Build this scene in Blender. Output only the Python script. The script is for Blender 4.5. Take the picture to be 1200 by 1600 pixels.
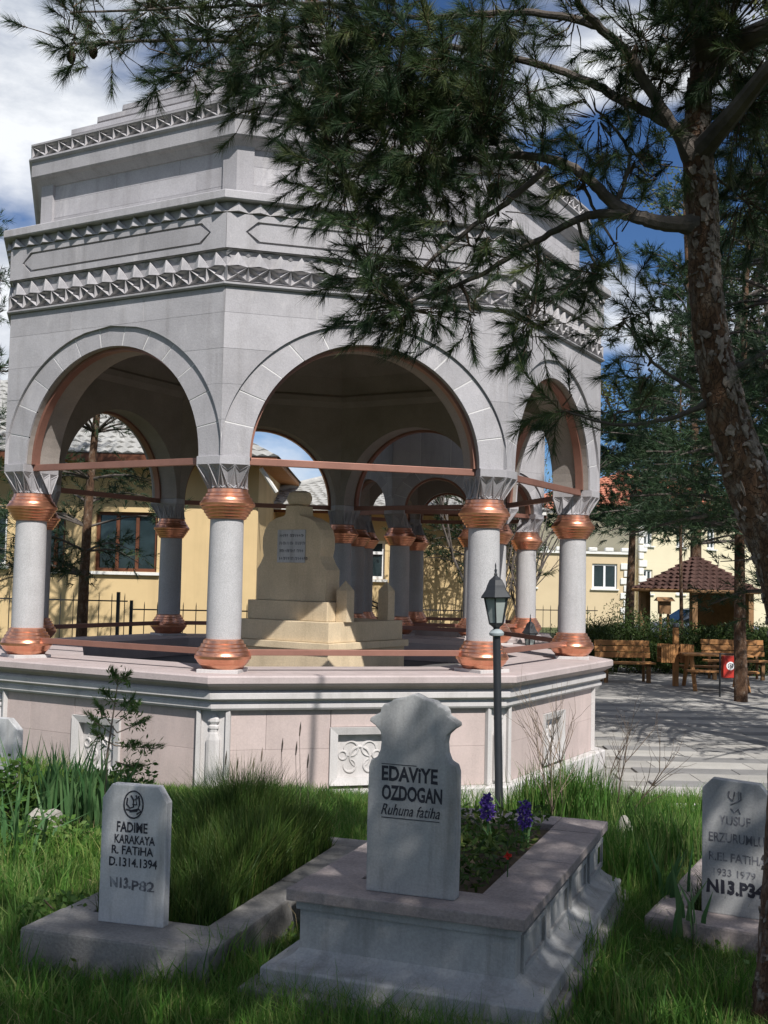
import bpy, bmesh, math, random
import numpy as np
from mathutils import Vector, Matrix
random.seed(7); rng = np.random.default_rng(11)
R = math.radians; PI = math.pi
sc = bpy.context.scene
for o in list(bpy.data.objects): bpy.data.objects.remove(o)

# ------------------------------------------------------------------ camera
F, HOR, ROLL, EYE = 1746.0, 903.0, 0.0224, 1.9          # pixels of the 1200x1600 picture, metres
PITCH = math.atan((HOR - 800) / F)
cam = bpy.data.objects.new('camera', bpy.data.cameras.new('camera')); sc.collection.objects.link(cam)
cam.data.sensor_fit = 'VERTICAL'; cam.data.sensor_height = 36; cam.data.lens = F / 1600 * 36
cam.data.clip_start = 0.05; cam.data.clip_end = 6000
CM = Matrix.Translation((0, 0, EYE)) @ Matrix.Rotation(PI / 2 + PITCH, 4, 'X') @ Matrix.Rotation(ROLL, 4, 'Z')
cam.matrix_world = CM; sc.camera = cam
def U(px, py, d):
    """world point at distance d (world y) seen at photograph pixel px, py"""
    v = CM.to_3x3() @ Vector(((px - 600) / F, -(py - 800) / F, -1))
    return Vector((0, 0, EYE)) + v * (d / v.y)
def ground_hit(px, py, z=0.0):
    v = CM.to_3x3() @ Vector(((px - 600) / F, -(py - 800) / F, -1))
    return Vector((0, 0, EYE)) + v * ((z - EYE) / v.z)

# ------------------------------------------------------------------ light and sky
SUN_AZ, SUN_EL = R(23), R(47)      # azimuth: degrees to the right of straight behind the camera
TO_SUN = Vector((math.sin(SUN_AZ) * math.cos(SUN_EL), -math.cos(SUN_AZ) * math.cos(SUN_EL), math.sin(SUN_EL)))
sun = bpy.data.objects.new('sun', bpy.data.lights.new('sun', 'SUN')); sc.collection.objects.link(sun)
sun.data.energy = 5.0; sun.data.angle = R(0.53); sun.data.color = (1, .965, .915)
sun.rotation_euler = TO_SUN.to_track_quat('Z', 'Y').to_euler(); sun.location = (6, -8, 20)
w = bpy.data.worlds.new('World'); sc.world = w; w.use_nodes = True
nt = w.node_tree; nt.nodes.clear()
def N(nt, t, **k):
    n = nt.nodes.new(t)
    for a, b in k.items():
        if a.startswith('i_'):
            key = a[2:]; key = int(key) if key.isdigit() else key.replace('_', ' ')
            n.inputs[key].default_value = b
        else: setattr(n, a, b)
    return n
def L(nt, a, b): nt.links.new(a, b)
def ramp(nt, src, stops):
    n = nt.nodes.new('ShaderNodeValToRGB'); e = n.color_ramp.elements
    while len(e) < len(stops): e.new(.5)
    for s, (p, c) in zip(e, stops): s.position = p; s.color = (*c, 1) if len(c) == 3 else c
    L(nt, src, n.inputs[0]); return n.outputs[0]
sky = N(nt, 'ShaderNodeTexSky', sky_type='NISHITA', sun_disc=False, sun_elevation=SUN_EL, sun_rotation=PI - SUN_AZ,
        altitude=1200, air_density=1.0, dust_density=.3, ozone_density=3.0)
tc = N(nt, 'ShaderNodeTexCoord')
mp = N(nt, 'ShaderNodeMapping'); mp.inputs['Scale'].default_value = (1, 1, 2.1); mp.inputs['Location'].default_value = (2.9, 1.1, .66)
L(nt, tc.outputs['Generated'], mp.inputs[0])
n1 = N(nt, 'ShaderNodeTexNoise', i_Scale=2.5, i_Detail=8.0, i_Roughness=.52, i_Distortion=.15); L(nt, mp.outputs[0], n1.inputs['Vector'])
n2 = N(nt, 'ShaderNodeTexNoise', i_Scale=7.0, i_Detail=7.0, i_Roughness=.6); L(nt, mp.outputs[0], n2.inputs['Vector'])
cov = ramp(nt, n1.outputs['Fac'], [(.47, (0, 0, 0)), (.57, (1, 1, 1))])
ccol = ramp(nt, n2.outputs['Fac'], [(.28, (4.8, 5.7, 7.4)), (.58, (14.2, 14.6, 15.2))])
tint = N(nt, 'ShaderNodeMix', data_type='RGBA', blend_type='MULTIPLY'); tint.inputs[0].default_value = 1
tint.inputs[7].default_value = (.74, .99, 1.28, 1); L(nt, sky.outputs[0], tint.inputs[6])
mx = N(nt, 'ShaderNodeMix', data_type='RGBA'); L(nt, cov, mx.inputs[0]); L(nt, tint.outputs[2], mx.inputs[6]); L(nt, ccol, mx.inputs[7])
bg = N(nt, 'ShaderNodeBackground', i_Strength=.058); L(nt, mx.outputs[2], bg.inputs[0])
wo = N(nt, 'ShaderNodeOutputWorld'); L(nt, bg.outputs[0], wo.inputs[0])
sc.view_settings.view_transform = 'Standard'; sc.view_settings.look = 'None'; sc.view_settings.gamma = 1
sc.view_settings.exposure = 0.24; sc.view_settings.use_curve_mapping = False

# ------------------------------------------------------------------ materials
M = {}
def mat(name, col, rough=.8, metal=0., var=.15, scale=6., fine=60., bump=.15, rnd=0., col2=None, spec=.35, stain=None, trans=0., speck=None, streak=None, vs=.45):
    """plain procedural material: two tones of noise, per object variation, fine relief, optional stains"""
    m = bpy.data.materials.new(name); m.use_nodes = True; t = m.node_tree; p = t.nodes['Principled BSDF']
    p.inputs['Roughness'].default_value = rough; p.inputs['Metallic'].default_value = metal
    p.inputs['Specular IOR Level'].default_value = spec
    tc = N(t, 'ShaderNodeTexCoord')
    a = N(t, 'ShaderNodeTexNoise', i_Scale=scale, i_Detail=6., i_Roughness=.6); L(t, tc.outputs['Object'], a.inputs['Vector'])
    lo = tuple(c * (1 - var) for c in col); hi = tuple(min(1, c * (1 + var)) for c in (col2 or col))
    c = ramp(t, a.outputs['Fac'], [(.3, lo), (.7, hi)])
    if speck:
        b = N(t, 'ShaderNodeTexNoise', i_Scale=fine, i_Detail=3., i_Roughness=.7); L(t, tc.outputs['Object'], b.inputs['Vector'])
        f = ramp(t, b.outputs['Fac'], [(.35, (1 - speck,) * 3), (.65, (1 + speck * .5,) * 3)])
        q = N(t, 'ShaderNodeMix', data_type='RGBA', blend_type='MULTIPLY'); q.inputs[0].default_value = 1
        L(t, c, q.inputs[6]); L(t, f, q.inputs[7]); c = q.outputs[2]
    if stain:
        s = N(t, 'ShaderNodeTexNoise', i_Scale=stain[1], i_Detail=8., i_Roughness=.68, i_Distortion=.6)
        sm = N(t, 'ShaderNodeMapping'); sm.inputs['Scale'].default_value = (1, 1, vs); sm.inputs['Location'].default_value = (3, 7, 1)
        L(t, tc.outputs['Object'], sm.inputs[0]); L(t, sm.outputs[0], s.inputs['Vector'])
        f = ramp(t, s.outputs['Fac'], [(stain[2], (0, 0, 0)), (stain[2] + .16, (stain[3],) * 3)])
        q = N(t, 'ShaderNodeMix', data_type='RGBA'); L(t, f, q.inputs[0]); L(t, c, q.inputs[6]); q.inputs[7].default_value = (*stain[0], 1); c = q.outputs[2]
    if streak:      # rain streaks and grime running down
        s = N(t, 'ShaderNodeTexNoise', i_Scale=streak[0], i_Detail=6., i_Roughness=.65)
        sm = N(t, 'ShaderNodeMapping'); sm.inputs['Scale'].default_value = (1, 1, .09); L(t, tc.outputs['Object'], sm.inputs[0]); L(t, sm.outputs[0], s.inputs['Vector'])
        f = ramp(t, s.outputs['Fac'], [(.5, (1, 1, 1)), (.72, tuple(1 - streak[1] * k for k in (1, 1.03, 1.1)))])
        q = N(t, 'ShaderNodeMix', data_type='RGBA', blend_type='MULTIPLY'); q.inputs[0].default_value = 1; L(t, c, q.inputs[6]); L(t, f, q.inputs[7]); c = q.outputs[2]
    if rnd:
        oi = N(t, 'ShaderNodeObjectInfo'); h = N(t, 'ShaderNodeHueSaturation')
        mr = N(t, 'ShaderNodeMapRange'); mr.inputs[3].default_value = 1 - rnd; mr.inputs[4].default_value = 1 + rnd
        L(t, oi.outputs['Random'], mr.inputs[0]); L(t, mr.outputs[0], h.inputs['Value']); L(t, c, h.inputs['Color']); c = h.outputs[0]
    L(t, c, p.inputs['Base Color'])
    if bump:
        b = N(t, 'ShaderNodeTexNoise', i_Scale=fine, i_Detail=5., i_Roughness=.65); L(t, tc.outputs['Object'], b.inputs['Vector'])
        bp = N(t, 'ShaderNodeBump', i_Strength=bump, i_Distance=.01); L(t, b.outputs['Fac'], bp.inputs['Height']); L(t, bp.outputs[0], p.inputs['Normal'])
    if trans:
        tr = N(t, 'ShaderNodeBsdfTranslucent'); L(t, c, tr.inputs[0]); ms = N(t, 'ShaderNodeMixShader'); ms.inputs[0].default_value = trans
        out = t.nodes['Material Output']; L(t, p.outputs[0], ms.inputs[1]); L(t, tr.outputs[0], ms.inputs[2]); L(t, ms.outputs[0], out.inputs[0])
    M[name] = m; return m
mat('stone', (.36, .347, .362), .9, var=.12, scale=2.2, fine=70, bump=.25, rnd=.10, streak=(5., .22), stain=((.56, .53, .53), 2.6, .57, .6), speck=.10)
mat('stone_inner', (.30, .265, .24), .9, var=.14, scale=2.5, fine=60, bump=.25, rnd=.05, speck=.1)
mat('mortar', (.60, .585, .58), .95, var=.08, bump=.2)
mat('shaft', (.45, .44, .445), .85, streak=(7., .12), var=.06, scale=5, fine=110, bump=.3, speck=.22)
mat('pink', (.47, .385, .362), .85, streak=(4., .14), var=.08, scale=2.6, fine=60, bump=.15, rnd=.06, stain=((.56, .45, .42), 1.6, .55, .5), speck=.07)
mat('pink_slab', (.42, .355, .345), .8, streak=(5., .15), var=.1, scale=3, fine=60, bump=.15, rnd=.04, speck=.08)
mat('white_stone', (.52, .495, .485), .8, streak=(6., .18), var=.08, scale=3, fine=80, bump=.15, rnd=.04, speck=.08)
mat('copper', (.78, .36, .225), .28, metal=.92, stain=((.36, .15, .09), 7, .56, .55), var=.16, scale=9, fine=25, bump=.06, rnd=.06)
mat('copper_bar', (.29, .145, .11), .5, metal=.45, var=.12, scale=5, fine=40, bump=.05)
mat('floor_shaded', (.10, .095, .095), .8, var=.2, scale=3, bump=.1)  # shade under the canopies is put into this dark grey floor colour
mat('yellow_stone', (.62, .50, .34), .9, var=.14, scale=2.2, fine=50, bump=.25, speck=.12, stain=((.50, .42, .30), 2.2, .56, .5), streak=(4., .2))
mat('marble', (.34, .34, .34), .65, var=.16, scale=4, fine=90, bump=.18, stain=((.19, .185, .18), 4.5, .54, .65), vs=.16, speck=.12, streak=(9., .35))
mat('marble_white', (.47, .47, .475), .6, var=.12, scale=5, fine=90, bump=.14, stain=((.29, .285, .28), 5, .56, .6), vs=.14, speck=.10, streak=(11., .30))
mat('concrete', (.22, .21, .20), .95, var=.2, scale=4, fine=60, bump=.5, stain=((.12, .115, .10), 3, .52, .6), speck=.2)
mat('cap_stone', (.27, .23, .22), .85, var=.2, scale=5, fine=70, bump=.3, stain=((.40, .36, .33), 3, .55, .6), speck=.2)
mat('ink', (.025, .025, .035), .6, var=.3, scale=30, bump=0, stain=((.13, .13, .14), 26, .6, .5))
mat('ink_faded', (.11, .11, .125), .7, var=.4, scale=40, bump=0, stain=((.38, .39, .41), 24, .5, .8))
mat('black_metal', (.018, .02, .024), .45, var=.2, bump=.05, spec=.5)
mat('lamp_glass', (.30, .33, .32), .25, var=.1, bump=0, spec=.6)
mat('pale_metal', (.28, .32, .33), .5, var=.2, bump=.05)
mat('soil', (.06, .045, .03), 1., var=.3, bump=.5)
mat('soil_grass', (.06, .095, .025), 1., var=.4, scale=3, bump=.6, col2=(.07, .075, .03))
mat('paver_dark', (.22, .215, .21), .85, var=.12, scale=3, fine=50, bump=.3, rnd=.10, speck=.12)
mat('paver', (.36, .345, .32), .85, var=.10, scale=3, fine=50, bump=.3, rnd=.14, speck=.12)
mat('paving', (.25, .24, .225), .85, var=.18, scale=1.2, fine=30, bump=.3, speck=.1)
mat('plaster_yellow', (.61, .455, .245), .9, var=.06, scale=1.2, fine=40, bump=.1, stain=((.50, .37, .2), .7, .55, .4), streak=(1.5, .15))
mat('plaster_beige', (.56, .45, .29), .9, var=.05, scale=.8, fine=40, bump=.05)
mat('plaster_cream', (.66, .59, .42), .9, var=.05, scale=.8, fine=40, bump=.05)
mat('trim', (.70, .69, .66), .7, var=.05, bump=.05)
mat('window_frame', (.72, .73, .74), .5, var=.03, bump=0)
mat('wood_frame', (.12, .042, .02), .55, var=.2, bump=.05)
mat('pane', (.018, .03, .034), .08, var=.2, bump=0, spec=.6)
mat('tile_pale', (.33, .325, .31), .9, var=.2, scale=3, bump=.2, rnd=.14)
mat('tile_red', (.38, .15, .095), .9, var=.25, scale=3, bump=.2, rnd=.22)
mat('tile_brown', (.075, .038, .03), .9, var=.25, scale=3, bump=.2, rnd=.18)  # brown set darker to carry the tree shade on the gazebo roof
mat('soffit_wood', (.36, .16, .05), .7, var=.15, bump=.1)
mat('timber', (.36, .175, .065), .7, var=.22, scale=5, fine=30, bump=.15, rnd=.12)
mat('timber_dark', (.20, .11, .05), .75, var=.25, scale=5, bump=.2, rnd=.1)
mat('sign_red', (.42, .035, .025), .4, var=.08, bump=0)
mat('paint_white', (.75, .75, .75), .5, var=.03, bump=0)
mat('car_silver', (.36, .39, .43), .3, metal=.4, var=.03, bump=0, spec=.6)
mat('rubber', (.02, .02, .02), .8, bump=0)
mat('rock', (.30, .28, .25), .95, var=.2, scale=6, fine=40, bump=.6, speck=.2)
mat('bark_grey', (.10, .085, .075), .95, var=.4, scale=8, fine=40, bump=.8)
mat('twig', (.085, .06, .042), .95, var=.4, scale=20, fine=60, bump=.4)
mat('cone', (.05, .032, .02), .9, var=.3, bump=.3)
mat('twig_pale', (.22, .17, .13), .95, var=.3, scale=20, fine=60, bump=.4)
def leaf_mat(name, cols, trans=.25, rough=.55, scale=1.1, spec=.25):
    """foliage: colour by a per leaf random attribute and a slow noise through the crown"""
    m = bpy.data.materials.new(name); m.use_nodes = True; t = m.node_tree; p = t.nodes['Principled BSDF']
    p.inputs['Roughness'].default_value = rough; p.inputs['Specular IOR Level'].default_value = spec
    at = N(t, 'ShaderNodeAttribute', attribute_name='rnd')
    c = ramp(t, at.outputs['Fac'], [(i / (len(cols) - 1), k) for i, k in enumerate(cols)])
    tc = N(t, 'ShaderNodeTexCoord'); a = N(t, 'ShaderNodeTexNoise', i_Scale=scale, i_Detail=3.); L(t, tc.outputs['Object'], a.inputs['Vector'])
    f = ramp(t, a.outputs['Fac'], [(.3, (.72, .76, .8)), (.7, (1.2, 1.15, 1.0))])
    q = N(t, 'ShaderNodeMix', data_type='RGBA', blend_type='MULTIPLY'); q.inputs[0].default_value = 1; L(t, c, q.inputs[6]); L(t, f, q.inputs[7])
    L(t, q.outputs[2], p.inputs['Base Color'])
    tr = N(t, 'ShaderNodeBsdfTranslucent'); L(t, q.outputs[2], tr.inputs[0]); ms = N(t, 'ShaderNodeMixShader'); ms.inputs[0].default_value = trans
    L(t, p.outputs[0], ms.inputs[1]); L(t, tr.outputs[0], ms.inputs[2]); L(t, ms.outputs[0], t.nodes['Material Output'].inputs[0])
    M[name] = m
leaf_mat('needle', [(.018, .040, .020), (.030, .062, .028), (.065, .10, .038), (.14, .14, .06)], .2)
leaf_mat('needle_young', [(.06, .12, .035), (.10, .17, .05), (.16, .22, .08)], .35)
leaf_mat('needle_far', [(.014, .034, .016), (.026, .055, .024), (.045, .075, .032)], .15, scale=.5)
leaf_mat('grass', [(.05, .135, .02), (.085, .205, .035), (.14, .27, .055), (.27, .30, .11)], .4, scale=.8)
leaf_mat('grass_deep', [(.022, .055, .010), (.04, .085, .014), (.06, .11, .02), (.11, .13, .04)], .25, scale=.8)
leaf_mat('iris', [(.055, .14, .05), (.085, .19, .07), (.14, .24, .10)], .35)
leaf_mat('bush', [(.055, .13, .024), (.095, .185, .04), (.16, .23, .06)], .3)
leaf_mat('juniper', [(.022, .045, .010), (.04, .07, .015), (.07, .10, .025)], .12)
leaf_mat('poplar', [(.09, .13, .04), (.14, .17, .06), (.22, .22, .10)], .3)
leaf_mat('petal_purple', [(.06, .03, .22), (.10, .05, .32), (.16, .09, .42)], .2)
leaf_mat('petal_red', [(.5, .02, .015), (.6, .04, .02)], .2)
def bark_mat():
    m = bpy.data.materials.new('bark'); m.use_nodes = True; t = m.node_tree; p = t.nodes['Principled BSDF']; p.inputs['Roughness'].default_value = .95
    tc = N(t, 'ShaderNodeTexCoord'); mp = N(t, 'ShaderNodeMapping'); mp.inputs['Scale'].default_value = (1, 1, .55); L(t, tc.outputs['Object'], mp.inputs[0])
    wv = N(t, 'ShaderNodeTexNoise', i_Scale=18., i_Detail=4.); L(t, mp.outputs[0], wv.inputs['Vector']); wm = N(t, 'ShaderNodeMix', data_type='RGBA'); wm.inputs[0].default_value = .14; L(t, mp.outputs[0], wm.inputs[6]); L(t, wv.outputs['Color'], wm.inputs[7])
    v = N(t, 'ShaderNodeTexVoronoi', feature='DISTANCE_TO_EDGE', i_Scale=34.); L(t, wm.outputs[2], v.inputs['Vector'])
    n = N(t, 'ShaderNodeTexNoise', i_Scale=14., i_Detail=8., i_Roughness=.7); L(t, mp.outputs[0], n.inputs['Vector'])
    c = ramp(t, n.outputs['Fac'], [(.3, (.045, .026, .016)), (.5, (.12, .062, .032)), (.60, (.17, .12, .085)), (.74, (.28, .25, .225))])
    e = ramp(t, v.outputs['Distance'], [(0, (.55, .5, .48)), (.10, (1, 1, 1))])
    q = N(t, 'ShaderNodeMix', data_type='RGBA', blend_type='MULTIPLY'); q.inputs[0].default_value = 1; L(t, c, q.inputs[6]); L(t, e, q.inputs[7]); L(t, q.outputs[2], p.inputs['Base Color'])
    ad = N(t, 'ShaderNodeMath', operation='ADD'); L(t, n.outputs['Fac'], ad.inputs[0]); L(t, e, ad.inputs[1])
    b = N(t, 'ShaderNodeBump', i_Strength=.9, i_Distance=.012); L(t, ad.outputs[0], b.inputs['Height']); L(t, b.outputs[0], p.inputs['Normal'])
    M['bark'] = m
bark_mat()
mat('bark_flake', (.14, .10, .075), .95, var=.45, scale=22, fine=70, bump=.9, col2=(.30, .25, .215))

# ------------------------------------------------------------------ building helpers
col = sc.collection
def link(name, data, parent=None):
    o = bpy.data.objects.new(name, data); col.objects.link(o)
    if parent: o.parent = parent
    return o
def tag(o, label=None, cat=None, group=None, kind=None):
    if label: o['label'] = label
    if cat: o['category'] = cat
    if group: o['group'] = group
    if kind: o['kind'] = kind
    return o
def thing(name, label, cat, loc=(0, 0, 0), rz=0., group=None):
    o = link(name, None); o.location = loc; o.rotation_euler = (0, 0, rz); o.empty_display_size = .2
    return tag(o, label, cat, group)
def copy_tree(o, parent=None):
    c = o.copy(); col.objects.link(c); c.parent = parent
    for ch in list(o.children): copy_tree(ch, c)
    return c
class MB:
    def __init__(s): s.v = []; s.f = []
    def add(s, vs, fs):
        k = len(s.v); s.v += [tuple(v) for v in vs]; s.f += [tuple(i + k for i in f) for f in fs]; return s
    def box(s, x0, x1, y0, y1, z0, z1, T=None):
        vs = [Vector(p) for p in ((x0, y0, z0), (x1, y0, z0), (x1, y1, z0), (x0, y1, z0), (x0, y0, z1), (x1, y0, z1), (x1, y1, z1), (x0, y1, z1))]
        if T: vs = [T @ v for v in vs]
        return s.add(vs, [(3, 2, 1, 0), (4, 5, 6, 7), (0, 1, 5, 4), (1, 2, 6, 5), (2, 3, 7, 6), (3, 0, 4, 7)])
    def cbox(s, c, d, T=None):
        return s.box(c[0] - d[0] / 2, c[0] + d[0] / 2, c[1] - d[1] / 2, c[1] + d[1] / 2, c[2] - d[2] / 2, c[2] + d[2] / 2, T)
    def lathe(s, prof, n=24, c=(0, 0, 0), cap=True):
        vs = []; fs = []
        for r, z in prof:
            for i in range(n): a = 2 * PI * i / n; vs.append((c[0] + r * math.cos(a), c[1] + r * math.sin(a), c[2] + z))
        for j in range(len(prof) - 1):
            for i in range(n): k = (i + 1) % n; fs.append((j * n + i, j * n + k, (j + 1) * n + k, (j + 1) * n + i))
        if cap: fs.append(tuple(range(n))[::-1]); fs.append(tuple((len(prof) - 1) * n + i for i in range(n)))
        return s.add(vs, fs)
    def tube(s, pts, rad, n=8, cap=True):
        pts = [Vector(p) for p in pts]; rad = rad if hasattr(rad, '__len__') else [rad] * len(pts)
        vs = []; fs = []; up = Vector((.31, .17, .93))
        for i, p in enumerate(pts):
            d = (pts[min(i + 1, len(pts) - 1)] - pts[max(i - 1, 0)]).normalized()
            a = d.cross(up); a = a.normalized() if a.length > 1e-4 else Vector((1, 0, 0)); b = d.cross(a)
            for k in range(n): t = 2 * PI * k / n; vs.append(p + (a * math.cos(t) + b * math.sin(t)) * rad[i])
        for j in range(len(pts) - 1):
            for i in range(n): k = (i + 1) % n; fs.append((j * n + i, (j + 1) * n + i, (j + 1) * n + k, j * n + k))
        if cap: fs.append(tuple(range(n))); fs.append(tuple((len(pts) - 1) * n + i for i in range(n))[::-1])
        return s.add(vs, fs)
    def prism(s, poly, axis_vec, T=None):
        """poly: 3D points (planar), extruded by axis_vec"""
        n = len(poly); a = Vector(axis_vec); P = [Vector(p) for p in poly]; vs = P + [p + a for p in P]
        if T: vs = [T @ v for v in vs]
        return s.add(vs, [tuple(range(n))[::-1], tuple(range(n, 2 * n))] + [(i, (i + 1) % n, n + (i + 1) % n, n + i) for i in range(n)])
    def loft(s, rings, closed=True, cap=True):
        n = len(rings[0]); vs = [p for r in rings for p in r]; fs = []
        for j in range(len(rings) - 1):
            for i in range(n if closed else n - 1): k = (i + 1) % n; fs.append((j * n + i, j * n + k, (j + 1) * n + k, (j + 1) * n + i))
        if cap: fs.append(tuple(range(n))[::-1]); fs.append(tuple((len(rings) - 1) * n + i for i in range(n)))
        return s.add(vs, fs)
    def mesh(s, name, m, smooth=False, bevel=0., fix=True):
        me = bpy.data.meshes.new(name); me.from_pydata(s.v, [], s.f)
        if fix or bevel:
            bm = bmesh.new(); bm.from_mesh(me)
            if fix: bmesh.ops.recalc_face_normals(bm, faces=bm.faces)
            if bevel:
                es = [e for e in bm.edges if len(e.link_faces) == 2 and e.calc_face_angle(0) > .5]
                bmesh.ops.bevel(bm, geom=es, offset=bevel, segments=2, profile=.6, affect='EDGES', clamp_overlap=True)
            bm.to_mesh(me); bm.free()
        if smooth:
            me.polygons.foreach_set('use_smooth', [True] * len(me.polygons))
            try: me.set_sharp_from_angle(angle=R(38))
            except Exception: pass
        me.materials.append(M[m] if isinstance(m, str) else m); return me
    def build(s, name, m, parent=None, smooth=False, bevel=0., fix=True):
        return link(name, s.mesh(name, m, smooth, bevel, fix), parent)
def np_mesh(name, V, tris, m, rnd=None):
    me = bpy.data.meshes.new(name); nv, nf = len(V), len(tris)
    me.vertices.add(nv); me.vertices.foreach_set('co', np.ascontiguousarray(V, np.float32).ravel())
    me.loops.add(nf * 3); me.loops.foreach_set('vertex_index', np.ascontiguousarray(tris, np.int32).ravel())
    me.polygons.add(nf); me.polygons.foreach_set('loop_start', np.arange(0, nf * 3, 3, dtype=np.int32))
    if rnd is not None:
        a = me.attributes.new('rnd', 'FLOAT', 'POINT'); a.data.foreach_set('value', np.ascontiguousarray(rnd, np.float32))
    me.update(calc_edges=True); me.materials.append(M[m]); return me
def norm(a): return a / np.maximum(np.linalg.norm(a, axis=-1, keepdims=True), 1e-9)
def needles(P, D, Ls, per, nl=.095, nw=.0022, ang=(25, 60), droop=.12):
    """shoots: base P, direction D, length Ls; returns V, tris, rnd of thin needles standing round every shoot"""
    n = len(P); k = n * per
    P = np.repeat(P, per, 0); D = norm(np.repeat(D, per, 0)); Ls = np.repeat(Ls, per)
    t = rng.random(k) ** .75; B = P + D * (Ls * t)[:, None]
    a = norm(np.cross(D, rng.normal(size=(k, 3)))); an = np.radians(rng.uniform(ang[0], ang[1], k)) * (1.05 - .45 * t)
    d = D * np.cos(an)[:, None] + a * np.sin(an)[:, None]; d[:, 2] -= droop * rng.random(k); d = norm(d)
    l = nl * rng.uniform(.65, 1.1, k); tip = B + d * l[:, None]; tip[:, 2] -= .1 * l * rng.random(k)
    s = norm(np.cross(d, rng.normal(size=(k, 3)))) * (nw * .5)
    V = np.stack([B - s, B + s, tip], 1).reshape(-1, 3); T = np.arange(k * 3).reshape(-1, 3)
    r = np.repeat(np.clip(np.repeat(rng.random(n) ** 1.3, per) * .6 + rng.random(k) * .4, 0, 1), 3)
    return V, T, r
def blades(P, H, W, lean, seg=2):
    """grass blades rooted at P"""
    k = len(P); az = rng.uniform(0, 2 * PI, k); face = rng.uniform(0, 2 * PI, k)
    s = np.stack([np.cos(face), np.sin(face), np.zeros(k)], 1) * (W * .5)[:, None]
    dv = np.stack([np.cos(az), np.sin(az), np.zeros(k)], 1) * (H * lean)[:, None]
    up = np.zeros((k, 3)); up[:, 2] = H
    m1 = P + up * .5 + dv * .25; tp = P + up * np.clip(1 - lean * .35, .3, 1)[:, None] + dv
    V = np.stack([P - s, P + s, m1 - s * .8, m1 + s * .8, tp], 1).reshape(-1, 3)
    b = np.arange(k)[:, None] * 5; T = np.concatenate([b + [0, 1, 3], b + [0, 3, 2], b + [2, 3, 4]], 1).reshape(-1, 3)
    return V, T, np.repeat(rng.random(k), 5)
def leaves(P, size, flat=.5, asp=.5):
    """small two triangle leaves at P with random orientation"""
    k = len(P); d = rng.normal(size=(k, 3)); d[:, 2] *= flat; d = norm(d); a = norm(np.cross(d, rng.normal(size=(k, 3))))
    s = size * rng.uniform(.6, 1.3, k); tip = P + d * s[:, None]; q = P + d * (s * .5)[:, None]; side = a * (s * asp * .5)[:, None]
    V = np.stack([P, q + side, tip, q - side], 1).reshape(-1, 3)
    b = np.arange(k)[:, None] * 4; T = np.concatenate([b + [0, 1, 2], b + [0, 2, 3]], 1).reshape(-1, 3)
    return V, T, np.repeat(rng.random(k), 4)
def merge(parts):
    V = []; T = []; r = []; k = 0
    for v, t, q in parts: V.append(v); T.append(t + k); r.append(q); k += len(v)
    return np.concatenate(V), np.concatenate(T), np.concatenate(r)
def sm(x, a, b): t = min(1, max(0, (x - a) / (b - a))); return t * t * (3 - 2 * t)
def gz(x, y): return -sm(y, 7.6, 10.4) * (.12 + .22 * sm(x, -1.0, 1.6)) - .22 * sm(y, 19, 24) * (1 - sm(x, -1.0, 1.6))

# ------------------------------------------------------------------ ground, plaza
def axis(a, b, fine, far):
    x = list(np.arange(a, b + 1e-6, fine)); s = fine; lo, hi = a, b; L_, H_ = [], []
    while hi < far: s *= 1.35; hi += s; lo -= s; H_.append(hi); L_.append(lo)
    return L_[::-1] + x + H_
gx, gy = axis(-8, 8, .35, 3000), axis(2, 26, .35, 3000)
g = MB(); g.v = [(x, y, gz(x, y) + (.012 * math.sin(x * 5.1 + y * 3.3) if y < 9 else 0)) for y in gy for x in gx]
nx = len(gx); g.f = [(j * nx + i, j * nx + i + 1, (j + 1) * nx + i + 1, (j + 1) * nx + i) for j in range(len(gy) - 1) for i in range(nx - 1)]
ground = tag(g.build('ground', 'soil_grass', smooth=True), kind='structure')
PZ = -.336
pl = MB(); pl.add([(2.35, 11.9, PZ), (14, 11.0, PZ), (60, 11.0, PZ), (60, 30, PZ), (2.0, 30, PZ), (2.0, 14.2, PZ)], [(0, 1, 2, 3, 4, 5)])
plaza = tag(pl.build('plaza_pavement', 'paving', fix=False), kind='structure')
pav = [[MB().box(-wd / 2, wd / 2, -hd, hd, 0, .022).mesh('paver', mm, bevel=.006) for wd in (.592, .892, 1.192)] for mm, hd in (('paver', .245), ('paver_dark', .185))]
yy = 12.15
row = 0
while yy < 22:
    xx = 2.75 + .3 * (row % 2); 
    while xx < .36 * yy + .9:
        k = random.choice((0, 1, 2)); wd = (.6, .9, 1.2)[k]
        o = link('paver', pav[row % 2][k], plaza); o.location = (xx + wd / 2, yy, PZ + random.uniform(0, .004)); xx += wd
    yy += .438; row += 1

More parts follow.
